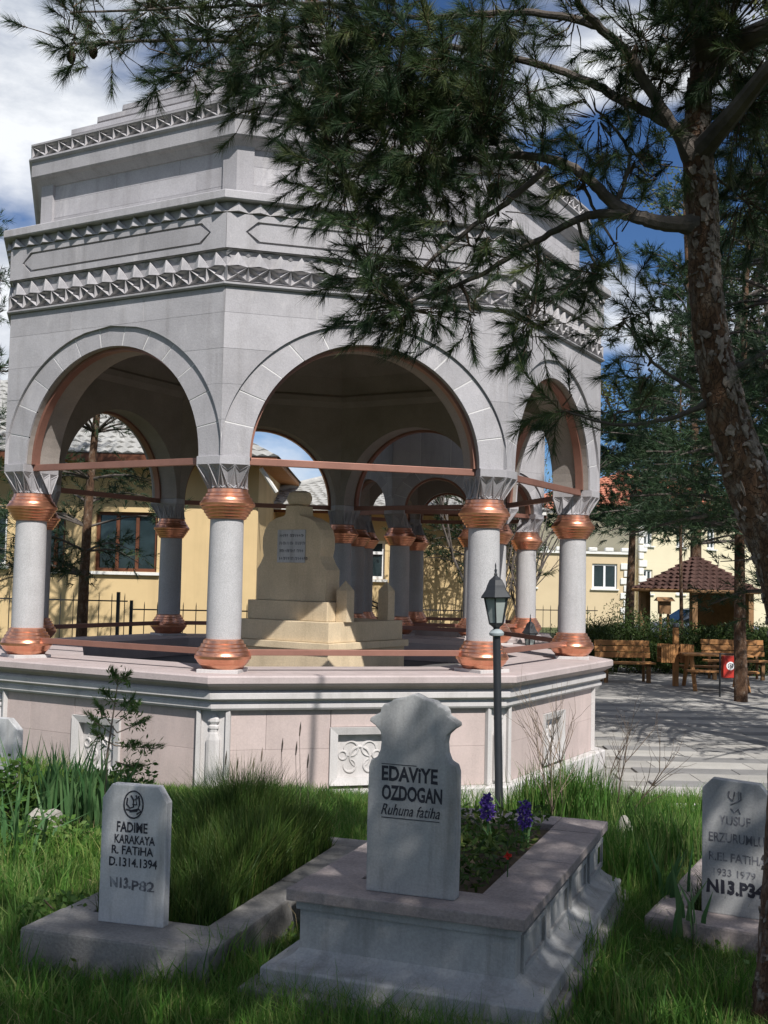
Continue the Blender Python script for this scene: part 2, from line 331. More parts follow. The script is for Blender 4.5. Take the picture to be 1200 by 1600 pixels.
# ------------------------------------------------------------------ the tomb canopies
ROT = R(-142.07)
C8, S8 = math.cos(PI / 8), math.sin(PI / 8)
def octo(prof, inner=False):
    """octagonal moulding from a profile of (circumradius, z)"""
    b = MB(); rings = [[(r * math.cos(ROT + i * PI / 4), r * math.sin(ROT + i * PI / 4), z) for i in range(8)] for r, z in prof]
    return b.loft(rings, True, not inner)
def canopy(label, centre, k, full, nt_, ztop):
    root = thing('tomb_canopy', label, 'pavilion', centre, 0)
    Rw, Rc = 3.767 * k, 3.449 * k if k == 1 else 3.767 * k - .30
    if k == 1: Rc = 3.449
    ap, hs = Rw * C8, Rw * S8
    th = .50 if k == 1 else .36
    pf = .282 if k == 1 else .20; r1 = hs - pf; ZS = 3.02; ea, eb = hs + .01, r1 + .20 * max(k, .8)
    dz = ztop - 4.63
    fang = [ROT + PI / 8 + i * PI / 4 for i in range(8)]
    vang = [ROT + i * PI / 4 for i in range(8)]
    ap_c = Rc * C8
    # -- plinth
    P = 3.767 * k
    octo([(P + .10, -.8), (P + .10, -.135), (P + .085, -.12), (P - .2, -.12)]).build('plinth_foot', 'white_stone', root)
    octo([(P - .13, -.3), (P - .13, .66)], True).build('plinth_core', 'pink_slab', root)
    octo([(P - .2, .635), (P + .035, .64), (P + .05, .66), (P + .05, .695), (P + .03, .71), (P + .03, .722), (P + .06, .728), (P + .10, .75), (P + .10, .80), (P + .06, .828), (P - .2, .83)], True).build('plinth_moulding', 'white_stone', root, bevel=0)
    octo([(P - .2, .832), (P + .09, .833), (P + .11, .85), (P + .16, .872), (P + .185, .90), (P + .185, .955), (P + .17, .97), (2.80 * k + .0, .97), (2.80 * k, .70)], True).build('plinth_slab', 'pink_slab', root)
    octo([(2.84 * k, .60), (2.84 * k, .72)]).build('floor', 'floor_shaded', root)
    ph, pa = (P - .02) * S8, (P - .02) * C8
    e = ph - .165
    slabs = []
    if k == 1:
        w2 = .31
        for z0, z1, cuts in ((-.118, .264, (-e, -.78, -w2)), (-.118, .264, (w2, .82, e)), (.266, .634, (-e, -.93, -w2)), (.266, .634, (w2, .70, e)), (.468, .634, (-w2 + .004, w2 - .004))):
            for a, b in zip(cuts[:-1], cuts[1:]): slabs.append((a, b, z0, z1))
    else: slabs = [(-e, -.1, -.118, .634), (-.09, e, -.118, .634)]
    sl_mesh = [MB().box(pa - .10, pa, a + .001, b - .001, z0, z1).mesh('plinth_slab', 'pink', bevel=.002) for a, b, z0, z1 in slabs]
    if k == 1:
        fr = MB()      # frame of the carved panel, mitred
        o_, i_ = .315, .235
        for (a, b) in (((-1, -1), (1, -1)), ((1, -1), (1, 1)), ((1, 1), (-1, 1)), ((-1, 1), (-1, -1))):
            q = lambda s, r, x: (x, s[0] * r, .19 + s[1] * r * .87)
            ring = [q(a, o_, pa - .05), q(a, o_, pa + .03), q(a, i_, pa + .012), q(a, i_, pa - .07)]; ring2 = [q(b, o_, pa - .05), q(b, o_, pa + .03), q(b, i_, pa + .012), q(b, i_, pa - .07)]
            fr.loft([ring, ring2], True, False)
        frame_m = fr.mesh('panel_frame', 'white_stone')
        rl = MB(); rl.box(pa - .09, pa - .060, -.24, .24, -.02, .40)
        for s in (-1, 1):
            for (cx, cz, rr, t0, t1) in ((.0, .17, .10, -60, 200), (s * .09, .25, .07, 0, 300), (s * .1, .09, .06, 100, 380), (s * .17, .19, .04, 0, 360)):
                pts = [(pa - .058, cx + s * rr * math.cos(R(t0 + (t1 - t0) * q / 14)), cz + rr * math.sin(R(t0 + (t1 - t0) * q / 14))) for q in range(15)]
                rl.tube(pts, [.016 * (1 - .6 * abs(q - 7) / 7) for q in range(15)], 6)
        relief_m = rl.mesh('carved_relief', 'white_stone', True)
    for i in range(8):
        b = MB().box(pa - .12, pa - .105, -ph, ph, -.11, .63).build('plinth_wall', 'pink_slab', root); b.rotation_euler.z = fang[i]
        for m_ in sl_mesh: link('stone_slab', m_, b)
        if k == 1: link('carved_relief', relief_m, link('panel_frame', frame_m, b))
    # corner posts of the plinth
    cp = MB(); xf = P - .075
    cp.box(xf - .25, xf, -.155, .155, -.118, .636)
    for s in (-1, 1): cp.box(xf - .01, xf + .038, s * .14 - .021, s * .14 + .021, -.117, .634)
    cp_m = cp.mesh('corner_post', 'white_stone', bevel=.004)
    ba = MB(); sq = lambda r, z: [(xf + .012 + r * .5 * math.copysign(1, c) * min(1, abs(c) * 1.3), r * math.copysign(1, s) * min(1, abs(s) * 1.3), z) for c, s in ((math.cos(R(22.5 + 45 * q)), math.sin(R(22.5 + 45 * q))) for q in range(8))]
    ba.loft([sq(.058, -.09), sq(.064, -.08), sq(.064, .36), sq(.045, .42), sq(.036, .43), sq(.036, .455), sq(.048, .465), sq(.048, .49), sq(.03, .50), sq(.056, .53), sq(.052, .555), sq(.018, .60)])
    ba_m = ba.mesh('baluster', 'white_stone', bevel=.004)
    for i in range(8):
        b = link('corner_post', cp_m, root); b.rotation_euler.z = vang[i]; link('baluster', ba_m, b)
    # -- columns
    n = 40
    shaft = MB().lathe([(.166, 1.26), (.167, 1.6), (.164, 2.1), (.160, 2.46)], n).mesh('column', 'shaft', True)
    ringb = MB().lathe([(.175, .998), (.19, 1.002), (.215, 1.035), (.225, 1.04), (.232, 1.055), (.240, 1.058), (.252, 1.082), (.270, 1.10), (.272, 1.125), (.262, 1.135), (.256, 1.165), (.238, 1.175), (.234, 1.20), (.216, 1.212), (.212, 1.235), (.194, 1.245), (.190, 1.272), (.166, 1.285)], n).mesh('copper_base', 'copper', True)
    ringt = MB().lathe([(.162, 2.425), (.185, 2.435), (.190, 2.455), (.204, 2.462), (.208, 2.482), (.222, 2.489), (.226, 2.512), (.242, 2.52), (.247, 2.545), (.264, 2.555), (.268, 2.578), (.255, 2.598), (.240, 2.612), (.236, 2.635), (.216, 2.648), (.212, 2.672), (.198, 2.684), (.194, 2.716), (.16, 2.722)], n).mesh('copper_collar', 'copper', True)
    foot = MB().box(-.20, .20, -.20, .20, .96, 1.003).mesh('foot_block', 'white_stone', bevel=.006)
    co = Rw - Rc; C0 = (co, 0); Pp = (co - .383 * pf, .924 * pf); hin = (ap - th) * math.tan(PI / 8); pi_ = max(.05, hin - r1)
    ci = (ap - th) / C8 - Rc; Qp = (ci - .383 * pi_, .924 * pi_)
    poly = [C0, Pp, Qp, (Qp[0], -Qp[1]), (Pp[0], -Pp[1])]
    def per(n_):       # n_ points round the abacus outline, corners kept
        out = []
        for a, b in zip(poly, poly[1:] + poly[:1]):
            ln = math.hypot(b[0] - a[0], b[1] - a[1]); q = max(1, round(ln / .135))
            for j in range(q): out.append((a[0] + (b[0] - a[0]) * j / q, a[1] + (b[1] - a[1]) * j / q))
        return out
    top = per(0); m_ = len(top); ca = MB()
    cxm = sum(p[0] for p in top) / m_; an = [math.atan2(p[1], p[0] - cxm) for p in top]
    tp = [(p[0] * .985, p[1] * .985, 2.935) for p in top]
    bt = [(.195 * math.cos(a), .195 * math.sin(a), 2.724) for a in an]
    an2 = [math.atan2((top[j][1] + top[(j + 1) % m_][1]) / 2, (top[j][0] + top[(j + 1) % m_][0]) / 2 - cxm) for j in range(m_)]
    def mid(j, f, push):
        x = (top[j][0] + top[(j + 1) % m_][0]) / 2; y = (top[j][1] + top[(j + 1) % m_][1]) / 2; a = an2[j]
        return ((x * f + .195 * math.cos(a) * (1 - f)) + math.cos(a) * push, (y * f + .195 * math.sin(a) * (1 - f)) + math.sin(a) * push, 2.724 + f * .211)
    hi = [mid(j, .76, -.034) for j in range(m_)]; lo = [mid(j, .2, -.028) for j in range(m_)]
    vs = tp + bt + hi + lo; fs = []
    for j in range(m_):
        q = (j + 1) % m_; T0, T1, B0, B1, H_, L_ = j, q, m_ + j, m_ + q, 2 * m_ + j, 3 * m_ + j
        fs += [(T0, H_, T1), (T0, B0, L_), (T0, L_, H_), (T1, L_, B1), (T1, H_, L_), (B0, B1, L_)]
    fs += [tuple(range(m_)), tuple(range(m_, 2 * m_))[::-1]]
    ca.add(vs, fs)
    for j in range(m_):       # carved ridges running from the abacus to the collar
        q = (j + 1) % m_; bm_ = [(bt[j][c] + bt[q][c]) / 2 for c in range(3)]
        for a_, b_ in ((tp[j], bm_), (tp[q], bm_), (tp[j], hi[j]), (tp[q], hi[j]), (bt[j], lo[j]), (bt[q], lo[j])): ca.tube([a_, b_], .0075, 4)
    cap_m = ca.mesh('capital', 'stone')
    ab_m = MB().prism([(x, y, 2.937) for x, y in poly], (0, 0, .08)).mesh('abacus', 'stone', bevel=.004)
    for i in range(8):
        c_ = link('column', shaft, root); c_.location = (Rc * math.cos(vang[i]), Rc * math.sin(vang[i]), 0); c_.rotation_euler.z = vang[i]
        for nm, me in (('foot_block', foot), ('copper_base', ringb), ('copper_collar', ringt), ('capital', cap_m), ('abacus', ab_m)): link(nm, me, c_)
    # -- arched walls
    xf = ap - .05; xi = ap - th; NA = 36
    hsx = lambda x: x * math.tan(PI / 8)
    def rect(a, x):       # point on the face outline seen from the arch centre at angle a
        h = hsx(x); H = ztop - ZS; c, s = math.cos(a), math.sin(a)
        t = min(h / abs(c) if abs(c) > 1e-6 else 1e9, H / s if s > 1e-6 else 1e9); return (t * c, ZS + t * s)
    ac = math.atan2(ztop - ZS, hs); A = sorted(set([PI * j / NA for j in range(NA + 1)] + [ac, PI - ac]))
    core = MB(); ff = [(xf,) + rect(a, xf) for a in A]; fi = [(xi, r1 * 0 + rect(a, xi)[0], rect(a, xi)[1]) for a in A]
    of = [(xf, r1 * math.cos(a), ZS + r1 * math.sin(a)) for a in A]; oi = [(xi, r1 * math.cos(a), ZS + r1 * math.sin(a)) for a in A]
    oi = [(p[0], max(-hsx(xi) + .004, min(hsx(xi) - .004, p[1])), p[2]) for p in oi]
    nA = len(A); core.v = ff + of + oi + fi
    for j in range(nA - 1):
        for s_ in range(3): core.f.append((s_ * nA + j, s_ * nA + j + 1, (s_ + 1) * nA + j + 1, (s_ + 1) * nA + j))
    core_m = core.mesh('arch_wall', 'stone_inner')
    mo = MB(); x_ = xf + .0195          # mortar behind the arch stones and the wall blocks
    def ell(a): y = ea * math.cos(a); return (max(-hsx(ap) + .004, min(hsx(ap) - .004, y)), ZS + eb * math.sin(a))
    cl = lambda y, x: max(-hsx(x) + .003, min(hsx(x) - .003, y))
    mo.v = [(x_, (r1 + .003) * math.cos(a), ZS + (r1 + .003) * math.sin(a)) for a in A] + [(x_, cl(ell(a)[0], x_), ell(a)[1]) for a in A]
    mo.f = [(j, j + 1, nA + j + 1, nA + j) for j in range(nA - 1)]
    x2 = ap - .0022; o2 = nA * 2
    mo.v += [(x2, ell(a)[0], ell(a)[1]) for a in A] + [(x2,) + (cl(rect(a, ap)[0], x2), rect(a, ap)[1]) for a in A]
    mo.f += [(o2 + j, o2 + j + 1, o2 + nA + j + 1, o2 + nA + j) for j in range(nA - 1)]
    mo_m = mo.mesh('mortar', 'mortar')
    nv = 13 if k == 1 else 9; vous = []
    for q in range(nv):
        g_ = .0075 / 1.3; a0 = PI * q / nv + (g_ if q else 0); a1 = PI * (q + 1) / nv - (g_ if q < nv - 1 else 0); ns = 5; x0, x1 = xf + .001, ap - .028
        aa = [a0 + (a1 - a0) * j / ns for j in range(ns + 1)]
        pl_ = [(x0, r1 * math.cos(a), ZS + r1 * math.sin(a)) for a in aa] + [(x0, cl(ell(a)[0] * .997, x0), ZS + (ell(a)[1] - ZS) * .997) for a in aa[::-1]]
        vous.append(MB().prism(pl_, (x1 - x0, 0, 0)).mesh('voussoir', 'stone'))
    zs = [ZS]; nc = 4
    zt = ZS + eb
    zs = [ZS + (zt - ZS) * j / nc for j in range(nc)] + [zt + .005, ztop - .002]
    blocks = []
    for j in range(len(zs) - 1):
        za, zb = zs[j] + .0015, zs[j + 1] - .0015
        if j < nc:
            for s in (-1, 1):
                pts = []
                for q in range(9):
                    z = za + (zb - za) * q / 8; y = ea * math.sqrt(max(0, 1 - ((z - ZS) / eb) ** 2)); pts.append((min(y, hs - .001), z))
                if pts[-1][0] > hs - .02: continue
                cut = [hs]
                if hs - pts[0][0] > .55: cut = [hs * .62, hs]
                pg = [(xf + .001, s * y, z) for y, z in pts]
                if len(cut) == 2 and pts[0][0] < cut[0] - .05:
                    blocks.append(pg + [(xf + .001, s * (cut[0] - .003), zb), (xf + .001, s * (cut[0] - .003), za)])
                    blocks.append([(xf + .001, s * (cut[0] + .003), za), (xf + .001, s * (cut[0] + .003), zb), (xf + .001, s * hs, zb), (xf + .001, s * hs, za)])
                else: blocks.append(pg + [(xf + .001, s * hs, zb), (xf + .001, s * hs, za)])
        else:
            cs = (-hs, -hs * .38, hs * .30, hs)
            for a, b in zip(cs[:-1], cs[1:]): blocks.append([(xf + .001, a + .003, za), (xf + .001, b - .003, za), (xf + .001, b - .003, zb), (xf + .001, a + .003, zb)])
    blk_m = [MB().prism(pg, (.049, 0, 0)).mesh('stone_block', 'stone') for pg in blocks]
    cb = MB(); ring0 = []      # copper lining of the arch
    for a in [PI * j / 40 for j in range(41)]:
        c, s = math.cos(a), math.sin(a); rr = r1
        ring0.append([(ap - .20, (rr + .0) * c, ZS + rr * s), (ap - .20, (rr - .032) * c, ZS + (rr - .032) * s), (ap - .11, (rr - .032) * c, ZS + (rr - .032) * s), (ap - .11, (rr + .0) * c, ZS + rr * s)])
    cb.loft(ring0, True, True); cb_m = cb.mesh('copper_lining', 'copper_bar', True)
    bar = MB().cbox((ap - .165, 0, 2.987), (.055, 2 * r1 + .02, .068)).mesh('tie_bar', 'copper_bar', bevel=.004)
    lbar = MB().cbox((ap_c, 0, 1.155), (.05, 2 * Rc * S8 - .42, .058)).mesh('base_bar', 'copper_bar', bevel=.004)
    for i in range(8):
        wl = link('arch_wall', core_m, root); wl.rotation_euler.z = fang[i]
        link('mortar', mo_m, wl); link('copper_lining', cb_m, wl)
        for m_ in vous: link('voussoir', m_, wl).location.x = random.uniform(-.0005, .003)
        for m_ in blk_m: link('stone_block', m_, wl).location.x = random.uniform(0, .0025)
        b = link('tie_bar', bar, root); b.rotation_euler.z = fang[i]
        b = link('base_bar', lbar, root); b.rotation_euler.z = fang[i]
    # -- frieze
    W = Rw
    def zz(z): return z + dz
    octo([(W - .3, zz(4.632)), (W + .03, zz(4.634)), (W + .045, zz(4.648)), (W + .045, zz(4.662)), (W + .02, zz(4.672)), (W - .02, zz(4.675)), (W - .02, zz(4.83)), (W - .02, zz(4.985)), (W + .03, zz(4.99)), (W + .012, zz(4.995)), (W + .0, zz(5.0)), (W + .0, zz(5.335)), (W + .015, zz(5.34)), (W + .015, zz(5.44)), (W - .2, zz(5.441))], True).build('frieze', 'stone', root)
    octo([(W - .4, zz(5.443)), (W + .105, zz(5.445)), (W + .115, zz(5.455)), (W + .115, zz(5.525)), (W + .10, zz(5.535)), (W - .45, zz(5.545))], True).build('frieze_slab', 'stone', root)
    def tooth(wd, h, d, lid):
        b = MB().add([(d * .72, 0, h), (0, -wd / 2, 0), (0, wd / 2, 0), (d, 0, 0), (0, 0, h)], [(0, 1, 3), (0, 3, 2), (1, 2, 3), (4, 1, 0), (4, 0, 2)])
        if lid:   # eyelid between two teeth
            z1 = h + .012; b.add([(0, wd * .12, z1), (0, wd * .88, z1), (0, wd / 2, z1 - .045), (d * .30, wd / 2, z1 - .012), (d * .25, wd * .25, z1), (d * .25, wd * .75, z1)], [(0, 3, 2), (3, 1, 2), (0, 4, 3), (4, 5, 3), (5, 1, 3), (0, 1, 5, 4)])
        return b
    def cell(wd, h, d):
        b = MB(); r = .016; pts = [((-wd / 2 + .004, .004), (wd / 2 - .004, h - .004)), ((-wd / 2 + .004, h - .004), (wd / 2 - .004, .004)), ((-wd / 2, 0), (-wd / 2, h)), ((-wd / 2, .006), (wd / 2, .006)), ((-wd / 2, h - .006), (wd / 2, h - .006))]
        for a, c in pts:
            dx, dy = c[0] - a[0], c[1] - a[1]; l = math.hypot(dx, dy); nx_, ny_ = -dy / l * r, dx / l * r
            b.add([(0, a[0] + nx_, a[1] + ny_), (0, a[0] - nx_, a[1] - ny_), (0, c[0] - nx_, c[1] - ny_), (0, c[0] + nx_, c[1] + ny_), (d, a[0], a[1]), (d, c[0], c[1])], [(0, 4, 5, 3), (4, 1, 2, 5), (0, 1, 4), (3, 5, 2)])
        return b
    def row(name, maker, args, rad, z, cnt):
        a_ = rad * C8; L_ = 2 * rad * S8; wd = L_ / cnt; b = maker(wd, *args); me = b.mesh(name, 'stone')
        for i in range(8):
            if i in full:
                pr = FRZ[i]
                for q in range(cnt):
                    o = link(name, me, pr); o.location = (a_, -L_ / 2 + wd * (q + .5), z)
            else:
                j = MB()
                for q in range(cnt): j.add([(v[0] + a_, v[1] - L_ / 2 + wd * (q + .5), v[2] + z) for v in b.v], b.f)
                o = j.build(name + '_row', 'stone', root); o.rotation_euler.z = fang[i]; o['kind'] = 'stuff'
    FRZ = {}
    hx = MB(); apx = W * C8; hh = W * S8          # frieze panels with the long hexagon
    y1, y2, zc, hz, gr = hh * .80, hh * .88, 5.165, .105, .022
    x0, x1 = apx + .001, apx + .026
    hexo = [(-y2, zc), (-y1, zc + hz), (y1, zc + hz), (y2, zc), (y1, zc - hz), (-y1, zc - hz)]
    sc_ = lambda p, g_: (p[0] - math.copysign(g_ * 1.15, p[0]), p[1] if abs(p[1] - zc) < 1e-6 else p[1] - math.copysign(g_, p[1] - zc))
    hexi = [sc_(p, gr) for p in hexo]
    out = [(-hh - .009, zc), (-hh - .009, 5.333), (hh + .009, 5.333), (hh + .009, zc), (hh + .009, 4.998), (-hh - .009, 4.998)]
    nn = 6
    hx.v = [(x1, p[0], zz(p[1])) for p in out] + [(x1, p[0], zz(p[1])) for p in hexo] + [(x0, p[0], zz(p[1])) for p in hexo]
    hx.f = [(j, (j + 1) % nn, nn + (j + 1) % nn, nn + j) for j in range(nn)] + [(nn + j, nn + (j + 1) % nn, 2 * nn + (j + 1) % nn, 2 * nn + j) for j in range(nn)]
    hx_m = hx.mesh('frieze_panel', 'stone'); hi_m = MB().prism([(x0, p[0], zz(p[1])) for p in hexi], (x1 - x0 - .002, 0, 0)).mesh('hexagon_panel', 'stone')
    for i in range(8):
        o = link('frieze_panel', hx_m, root); o.rotation_euler.z = fang[i]; FRZ[i] = o; link('hexagon_panel', hi_m, o)
    row('tooth', tooth, (.092, .06, False), W + .018, zz(5.345), nt_)
    row('tooth', tooth, (.128, .052, True), W - .015, zz(4.835), nt_)
    row('lattice_cell', cell, (.15, .05), W - .018, zz(4.677), nt_)
    # -- drum, crown, roof
    D = W - .345
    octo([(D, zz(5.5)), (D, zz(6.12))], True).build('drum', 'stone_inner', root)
    da, dh = D * C8, D * S8; dm = []
    for j, cs in enumerate(((-1, -.38, .22, 1), (-1, -.6, .05, .62, 1), (-1, -.2, .45, 1))):
        z0, z1 = 5.55 + .185 * j, 5.55 + .185 * (j + 1)
        for a, b in zip(cs[:-1], cs[1:]): dm.append(MB().box(da - .02, da + .03, a * dh + .0015, b * dh - .0015, zz(z0 + .001), zz(z1 - .001)).mesh('drum_block', 'stone'))
    pil = MB(); pr = D + .065
    pil.add([(pr - .17 * .383, .17 * .924, 0), (pr, 0, 0), (pr - .17 * .383, -.17 * .924, 0), (pr - .25, -.1, 0), (pr - .25, .1, 0)], [(4, 3, 2, 1, 0)])
    pil.v = [(v[0], v[1], zz(5.54)) for v in pil.v]; pm = MB().prism(pil.v, (0, 0, .57)).mesh('drum_pilaster', 'stone')
    for i in range(8):
        o = MB().box(da - .03, da - .01, -dh, dh, zz(5.55), zz(6.11)).build('drum_wall', 'mortar', root); o.rotation_euler.z = fang[i]
        for m_ in dm: link('drum_block', m_, o).location.x = random.uniform(-.001, .001)
        o = link('drum_pilaster', pm, root); o.rotation_euler.z = vang[i]
    Q = W - .16
    octo([(D - .1, zz(6.085)), (D + .05, zz(6.09)), (D + .06, zz(6.10)), (Q - .06, zz(6.155)), (Q - .02, zz(6.165)), (Q, zz(6.18)), (Q, zz(6.335)), (Q + .02, zz(6.345)), (Q + .035, zz(6.36)), (Q + .03, zz(6.38)), (Q - .035, zz(6.384)), (Q - .035, zz(6.51)), (Q - .005, zz(6.512)), (Q + .015, zz(6.52)), (Q + .015, zz(6.54)), (Q - .3, zz(6.56))], True).build('crown_cornice', 'stone', root)
    row('lattice_cell', cell, (.125, .045), Q - .034, zz(6.385), nt_)
    r_, z_ = Q - .13, zz(6.545); j = 0; tr = .30 if k == 1 else .34
    while r_ > .25:
        octo([(r_ - .12, z_ - .04), (r_, z_), (r_, z_ + .055), (max(.02, r_ - tr - .08), z_ + .05 + tr * .62)], True).build('roof_tier', 'stone', root); r_ -= tr; z_ += .03 + tr * .66; j += 1
    MB().lathe([(.16, 0), (.2, .1), (.1, .2), (.16, .35), (.05, .5), (.03, 1.0), (.0, 1.1)], 12, (0, 0, z_ - .1)).build('finial', 'copper', root, True)
    # -- inner dome
    I = (ap - th) / C8
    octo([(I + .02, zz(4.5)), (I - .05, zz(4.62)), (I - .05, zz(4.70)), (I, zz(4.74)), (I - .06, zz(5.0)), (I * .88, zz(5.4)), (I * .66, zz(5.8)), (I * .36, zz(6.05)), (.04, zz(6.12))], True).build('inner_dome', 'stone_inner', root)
    return root
canopy('large octagonal carved stone tomb canopy with copper-ringed columns around the yellow monument', (-1.0876, 14.193, 0), 1.0, (0, 1, 2), 14, 4.63)
canopy('smaller octagonal stone canopy standing behind the large canopy', (1.04, 19.66, 0), .5, (), 7, 4.45).rotation_euler.z = R(-22)

# ------------------------------------------------------------------ yellow monument inside the canopy
def rotp(p, a): c, s = math.cos(a), math.sin(a); return (p[0] * c - p[1] * s, p[0] * s + p[1] * c)
MA = R(-34)            # local +x runs along the front face towards its right corner, local +y into the depth
MC = Vector((-.60, 12.9, .72))                # near corner
def frame_at(lx, ly): d = rotp((lx, ly), MA); return (MC.x + d[0], MC.y + d[1], MC.z)
mon = thing('monument', 'yellow stepped stone tomb monument with turbaned headstone inside the canopy', 'monument', frame_at(-.72, .8), MA)
def tier(name, x0, x1, y0, y1, z0, z1, m='yellow_stone', bev=.008): return MB().box(x0, x1, y0, y1, z0 - .72, z1 - .72).build(name, m, mon, bevel=bev)
tier('lower_step', -.66, .72, -.80, .80, .70, 1.045); tier('upper_step', -.70, .76, -.84, .84, 1.047, 1.13)
tier('plinth_block', -.66, .70, -.78, .78, 1.132, 1.37); tier('shoulder_block', -.64, .58, -.66, -.22, 1.372, 1.60)
prof = [(-.56, 1.602), (.50, 1.602), (.50, 1.98), (.44, 2.06), (.40, 2.14), (.42, 2.24), (.42, 2.36), (.39, 2.46), (.32, 2.55), (.22, 2.60), (.10, 2.625), (.075, 2.65), (.07, 2.75), (-.13, 2.75), (-.135, 2.65), (-.16, 2.625), (-.28, 2.60), (-.38, 2.55), (-.45, 2.46), (-.48, 2.36), (-.48, 2.24), (-.46, 2.14), (-.50, 2.06), (-.56, 1.98)]
hsn = MB().prism([(x, -.60, z - .72) for x, z in prof], (0, .28, 0)).build('headstone', 'yellow_stone', mon, bevel=.008)
tb = MB(); tb.loft([[(-.03 + r * 1.0 * math.cos(a) , -.46 + r * .62 * math.sin(a), z - .72) for a in [2 * PI * i / 20 for i in range(20)]] for r, z in ((.10, 2.752), (.15, 2.77), (.175, 2.82), (.175, 2.86), (.15, 2.91), (.09, 2.935))]); tb.build('turban', 'yellow_stone', hsn, True)
pq = MB().box(-.235, .19, -.612, -.598, 2.06 - .72, 2.455 - .72).build('plaque', 'marble_white', hsn)
for r_ in range(4):
    wr = MB()
    x = -.20; z = 2.385 - r_ * .092 - .72; k = 0; gap = (5, 8, 9, 8)[r_]; n_ = (13, 14, 13, 15)[r_]
    while k < n_:
        if k == gap: x += .02
        h = .036; q = random.random(); wd = .022; yb = -.6135
        wr.box(x, x + .006, yb, -.611, z - h / 2, z + h / 2)
        if q > .3: wr.box(x + .006, x + .018, yb, -.611, z + h / 2 - .007, z + h / 2)
        if q > .55: wr.box(x + .018, x + .023, yb, -.611, z - h / 2, z + h / 2)
        if q < .6: wr.box(x + .006, x + .017, yb, -.611, z - .003, z + .004)
        x += .0275; k += 1
    wr.build('inscription_line', 'ink_faded', pq)['kind'] = 'stuff'
for (x, y) in ((.665, -.42), (.60, .55)):
    p = MB(); h_ = .075; p.box(x - h_, x + h_, y - h_, y + h_, .652, 1.02); p.add([(x - h_, y - h_, 1.02), (x + h_, y - h_, 1.02), (x + h_, y + h_, 1.02), (x - h_, y + h_, 1.02), (x, y, 1.14)], [(0, 1, 4), (1, 2, 4), (2, 3, 4), (3, 0, 4)])
    p.build('pointed_post', 'yellow_stone', mon)

# ------------------------------------------------------------------ lamp posts
def lamp(label, loc, H=2.15, lean=0., s=1.):
    t = thing('garden_lamp', label, 'lamp', loc, 0.35, 'black lanterns on posts')
    zl = H - .62 * 1
    po = MB().lathe([(.07, -.15), (.07, .10), (.05, .12), (.036, .16), (.034, zl), (.05, zl + .005)], 16).build('post', 'black_metal', t, True)
    co = MB().lathe([(.035, zl - .005), (.062, zl + .005), (.066, zl + .025), (.05, zl + .045), (.028, zl + .06)], 16).build('collar', 'pale_metal', t, True)
    z0, z1 = zl + .115, zl + .335; r0, r1 = .066, .112
    hexr = lambda r, z: [(r * math.cos(PI / 3 * i), r * math.sin(PI / 3 * i), z) for i in range(6)]
    lan = MB().loft([hexr(.02, zl + .04), hexr(.035, zl + .075), hexr(r0 + .006, z0 - .012), hexr(r0 + .008, z0)]).build('lantern', 'black_metal', t)
    fr = MB()
    for i in range(6):
        a = PI / 3 * i; fr.tube([(r0 * math.cos(a), r0 * math.sin(a), z0), (r1 * math.cos(a), r1 * math.sin(a), z1)], .0075, 6)
    fr.build('lantern_bars', 'black_metal', lan)
    for i in range(6):
        a, b = PI / 3 * i, PI / 3 * (i + 1); q = .965
        MB().add([(r0 * q * math.cos(a), r0 * q * math.sin(a), z0), (r0 * q * math.cos(b), r0 * q * math.sin(b), z0), (r1 * q * math.cos(b), r1 * q * math.sin(b), z1), (r1 * q * math.cos(a), r1 * q * math.sin(a), z1)], [(0, 1, 2, 3)]).build('pane', 'lamp_glass', lan)
    MB().loft([hexr(.14, z1 - .006), hexr(.146, z1 + .004), hexr(.10, z1 + .065), hexr(.092, z1 + .085), hexr(.085, z1 + .105), hexr(.062, z1 + .15), hexr(.03, z1 + .175), hexr(.014, z1 + .19)]).build('lantern_roof', 'black_metal', t)
    MB().lathe([(.012, z1 + .185), (.016, z1 + .20), (.009, z1 + .215), (.013, z1 + .235), (.006, z1 + .25), (.007, z1 + .28), (.0, z1 + .305)], 10).build('finial', 'black_metal', t, True)
    t.rotation_euler = (0, lean, .35); t.scale = (s, s, s); return t
LP = U(781, 1262, 9.8)
lamp('black lantern lamp post standing in front of the canopy plinth', (LP.x, LP.y, gz(LP.x, LP.y)), 2.05 - gz(LP.x, LP.y) - .01, -.034)
p_ = U(563, 960, 24.5); lamp('small black lantern lamp post behind the canopies by the yellow house', (p_.x, p_.y, -.34), 2.75, 0)
p_ = U(824, 1000, 18.0); lamp('black lantern lamp post between the two canopies', (p_.x + .03, p_.y - .1, -.34), 1.7, 0)

# ------------------------------------------------------------------ lettering
def text_mesh(lines, name, m, shear=0.):
    """lines: (string, centre x, baseline z, height, width) in the plane y = 0, facing -y"""
    b = MB()
    for s, cx, z, h, wd, bold in lines:
        cu = bpy.data.curves.new('t', 'FONT'); cu.body = s; cu.size = 1; cu.offset = bold; cu.resolution_u = 3; cu.shear = shear
        o = bpy.data.objects.new('t', cu); col.objects.link(o)
        dg = bpy.context.evaluated_depsgraph_get(); me = o.evaluated_get(dg).to_mesh()
        V = np.array([v.co[:] for v in me.vertices]); x0, x1, y0, y1 = V[:, 0].min(), V[:, 0].max(), V[:, 1].min(), V[:, 1].max()
        kx, ky = wd / (x1 - x0), h / .70
        b.add([(cx + (v[0] - (x0 + x1) / 2) * kx, -.0015, z + v[1] * ky) for v in V], [tuple(p.vertices) for p in me.polygons])
        o.evaluated_get(dg).to_mesh_clear(); bpy.data.objects.remove(o); bpy.data.curves.remove(cu)
    return b.mesh(name, m, fix=False)
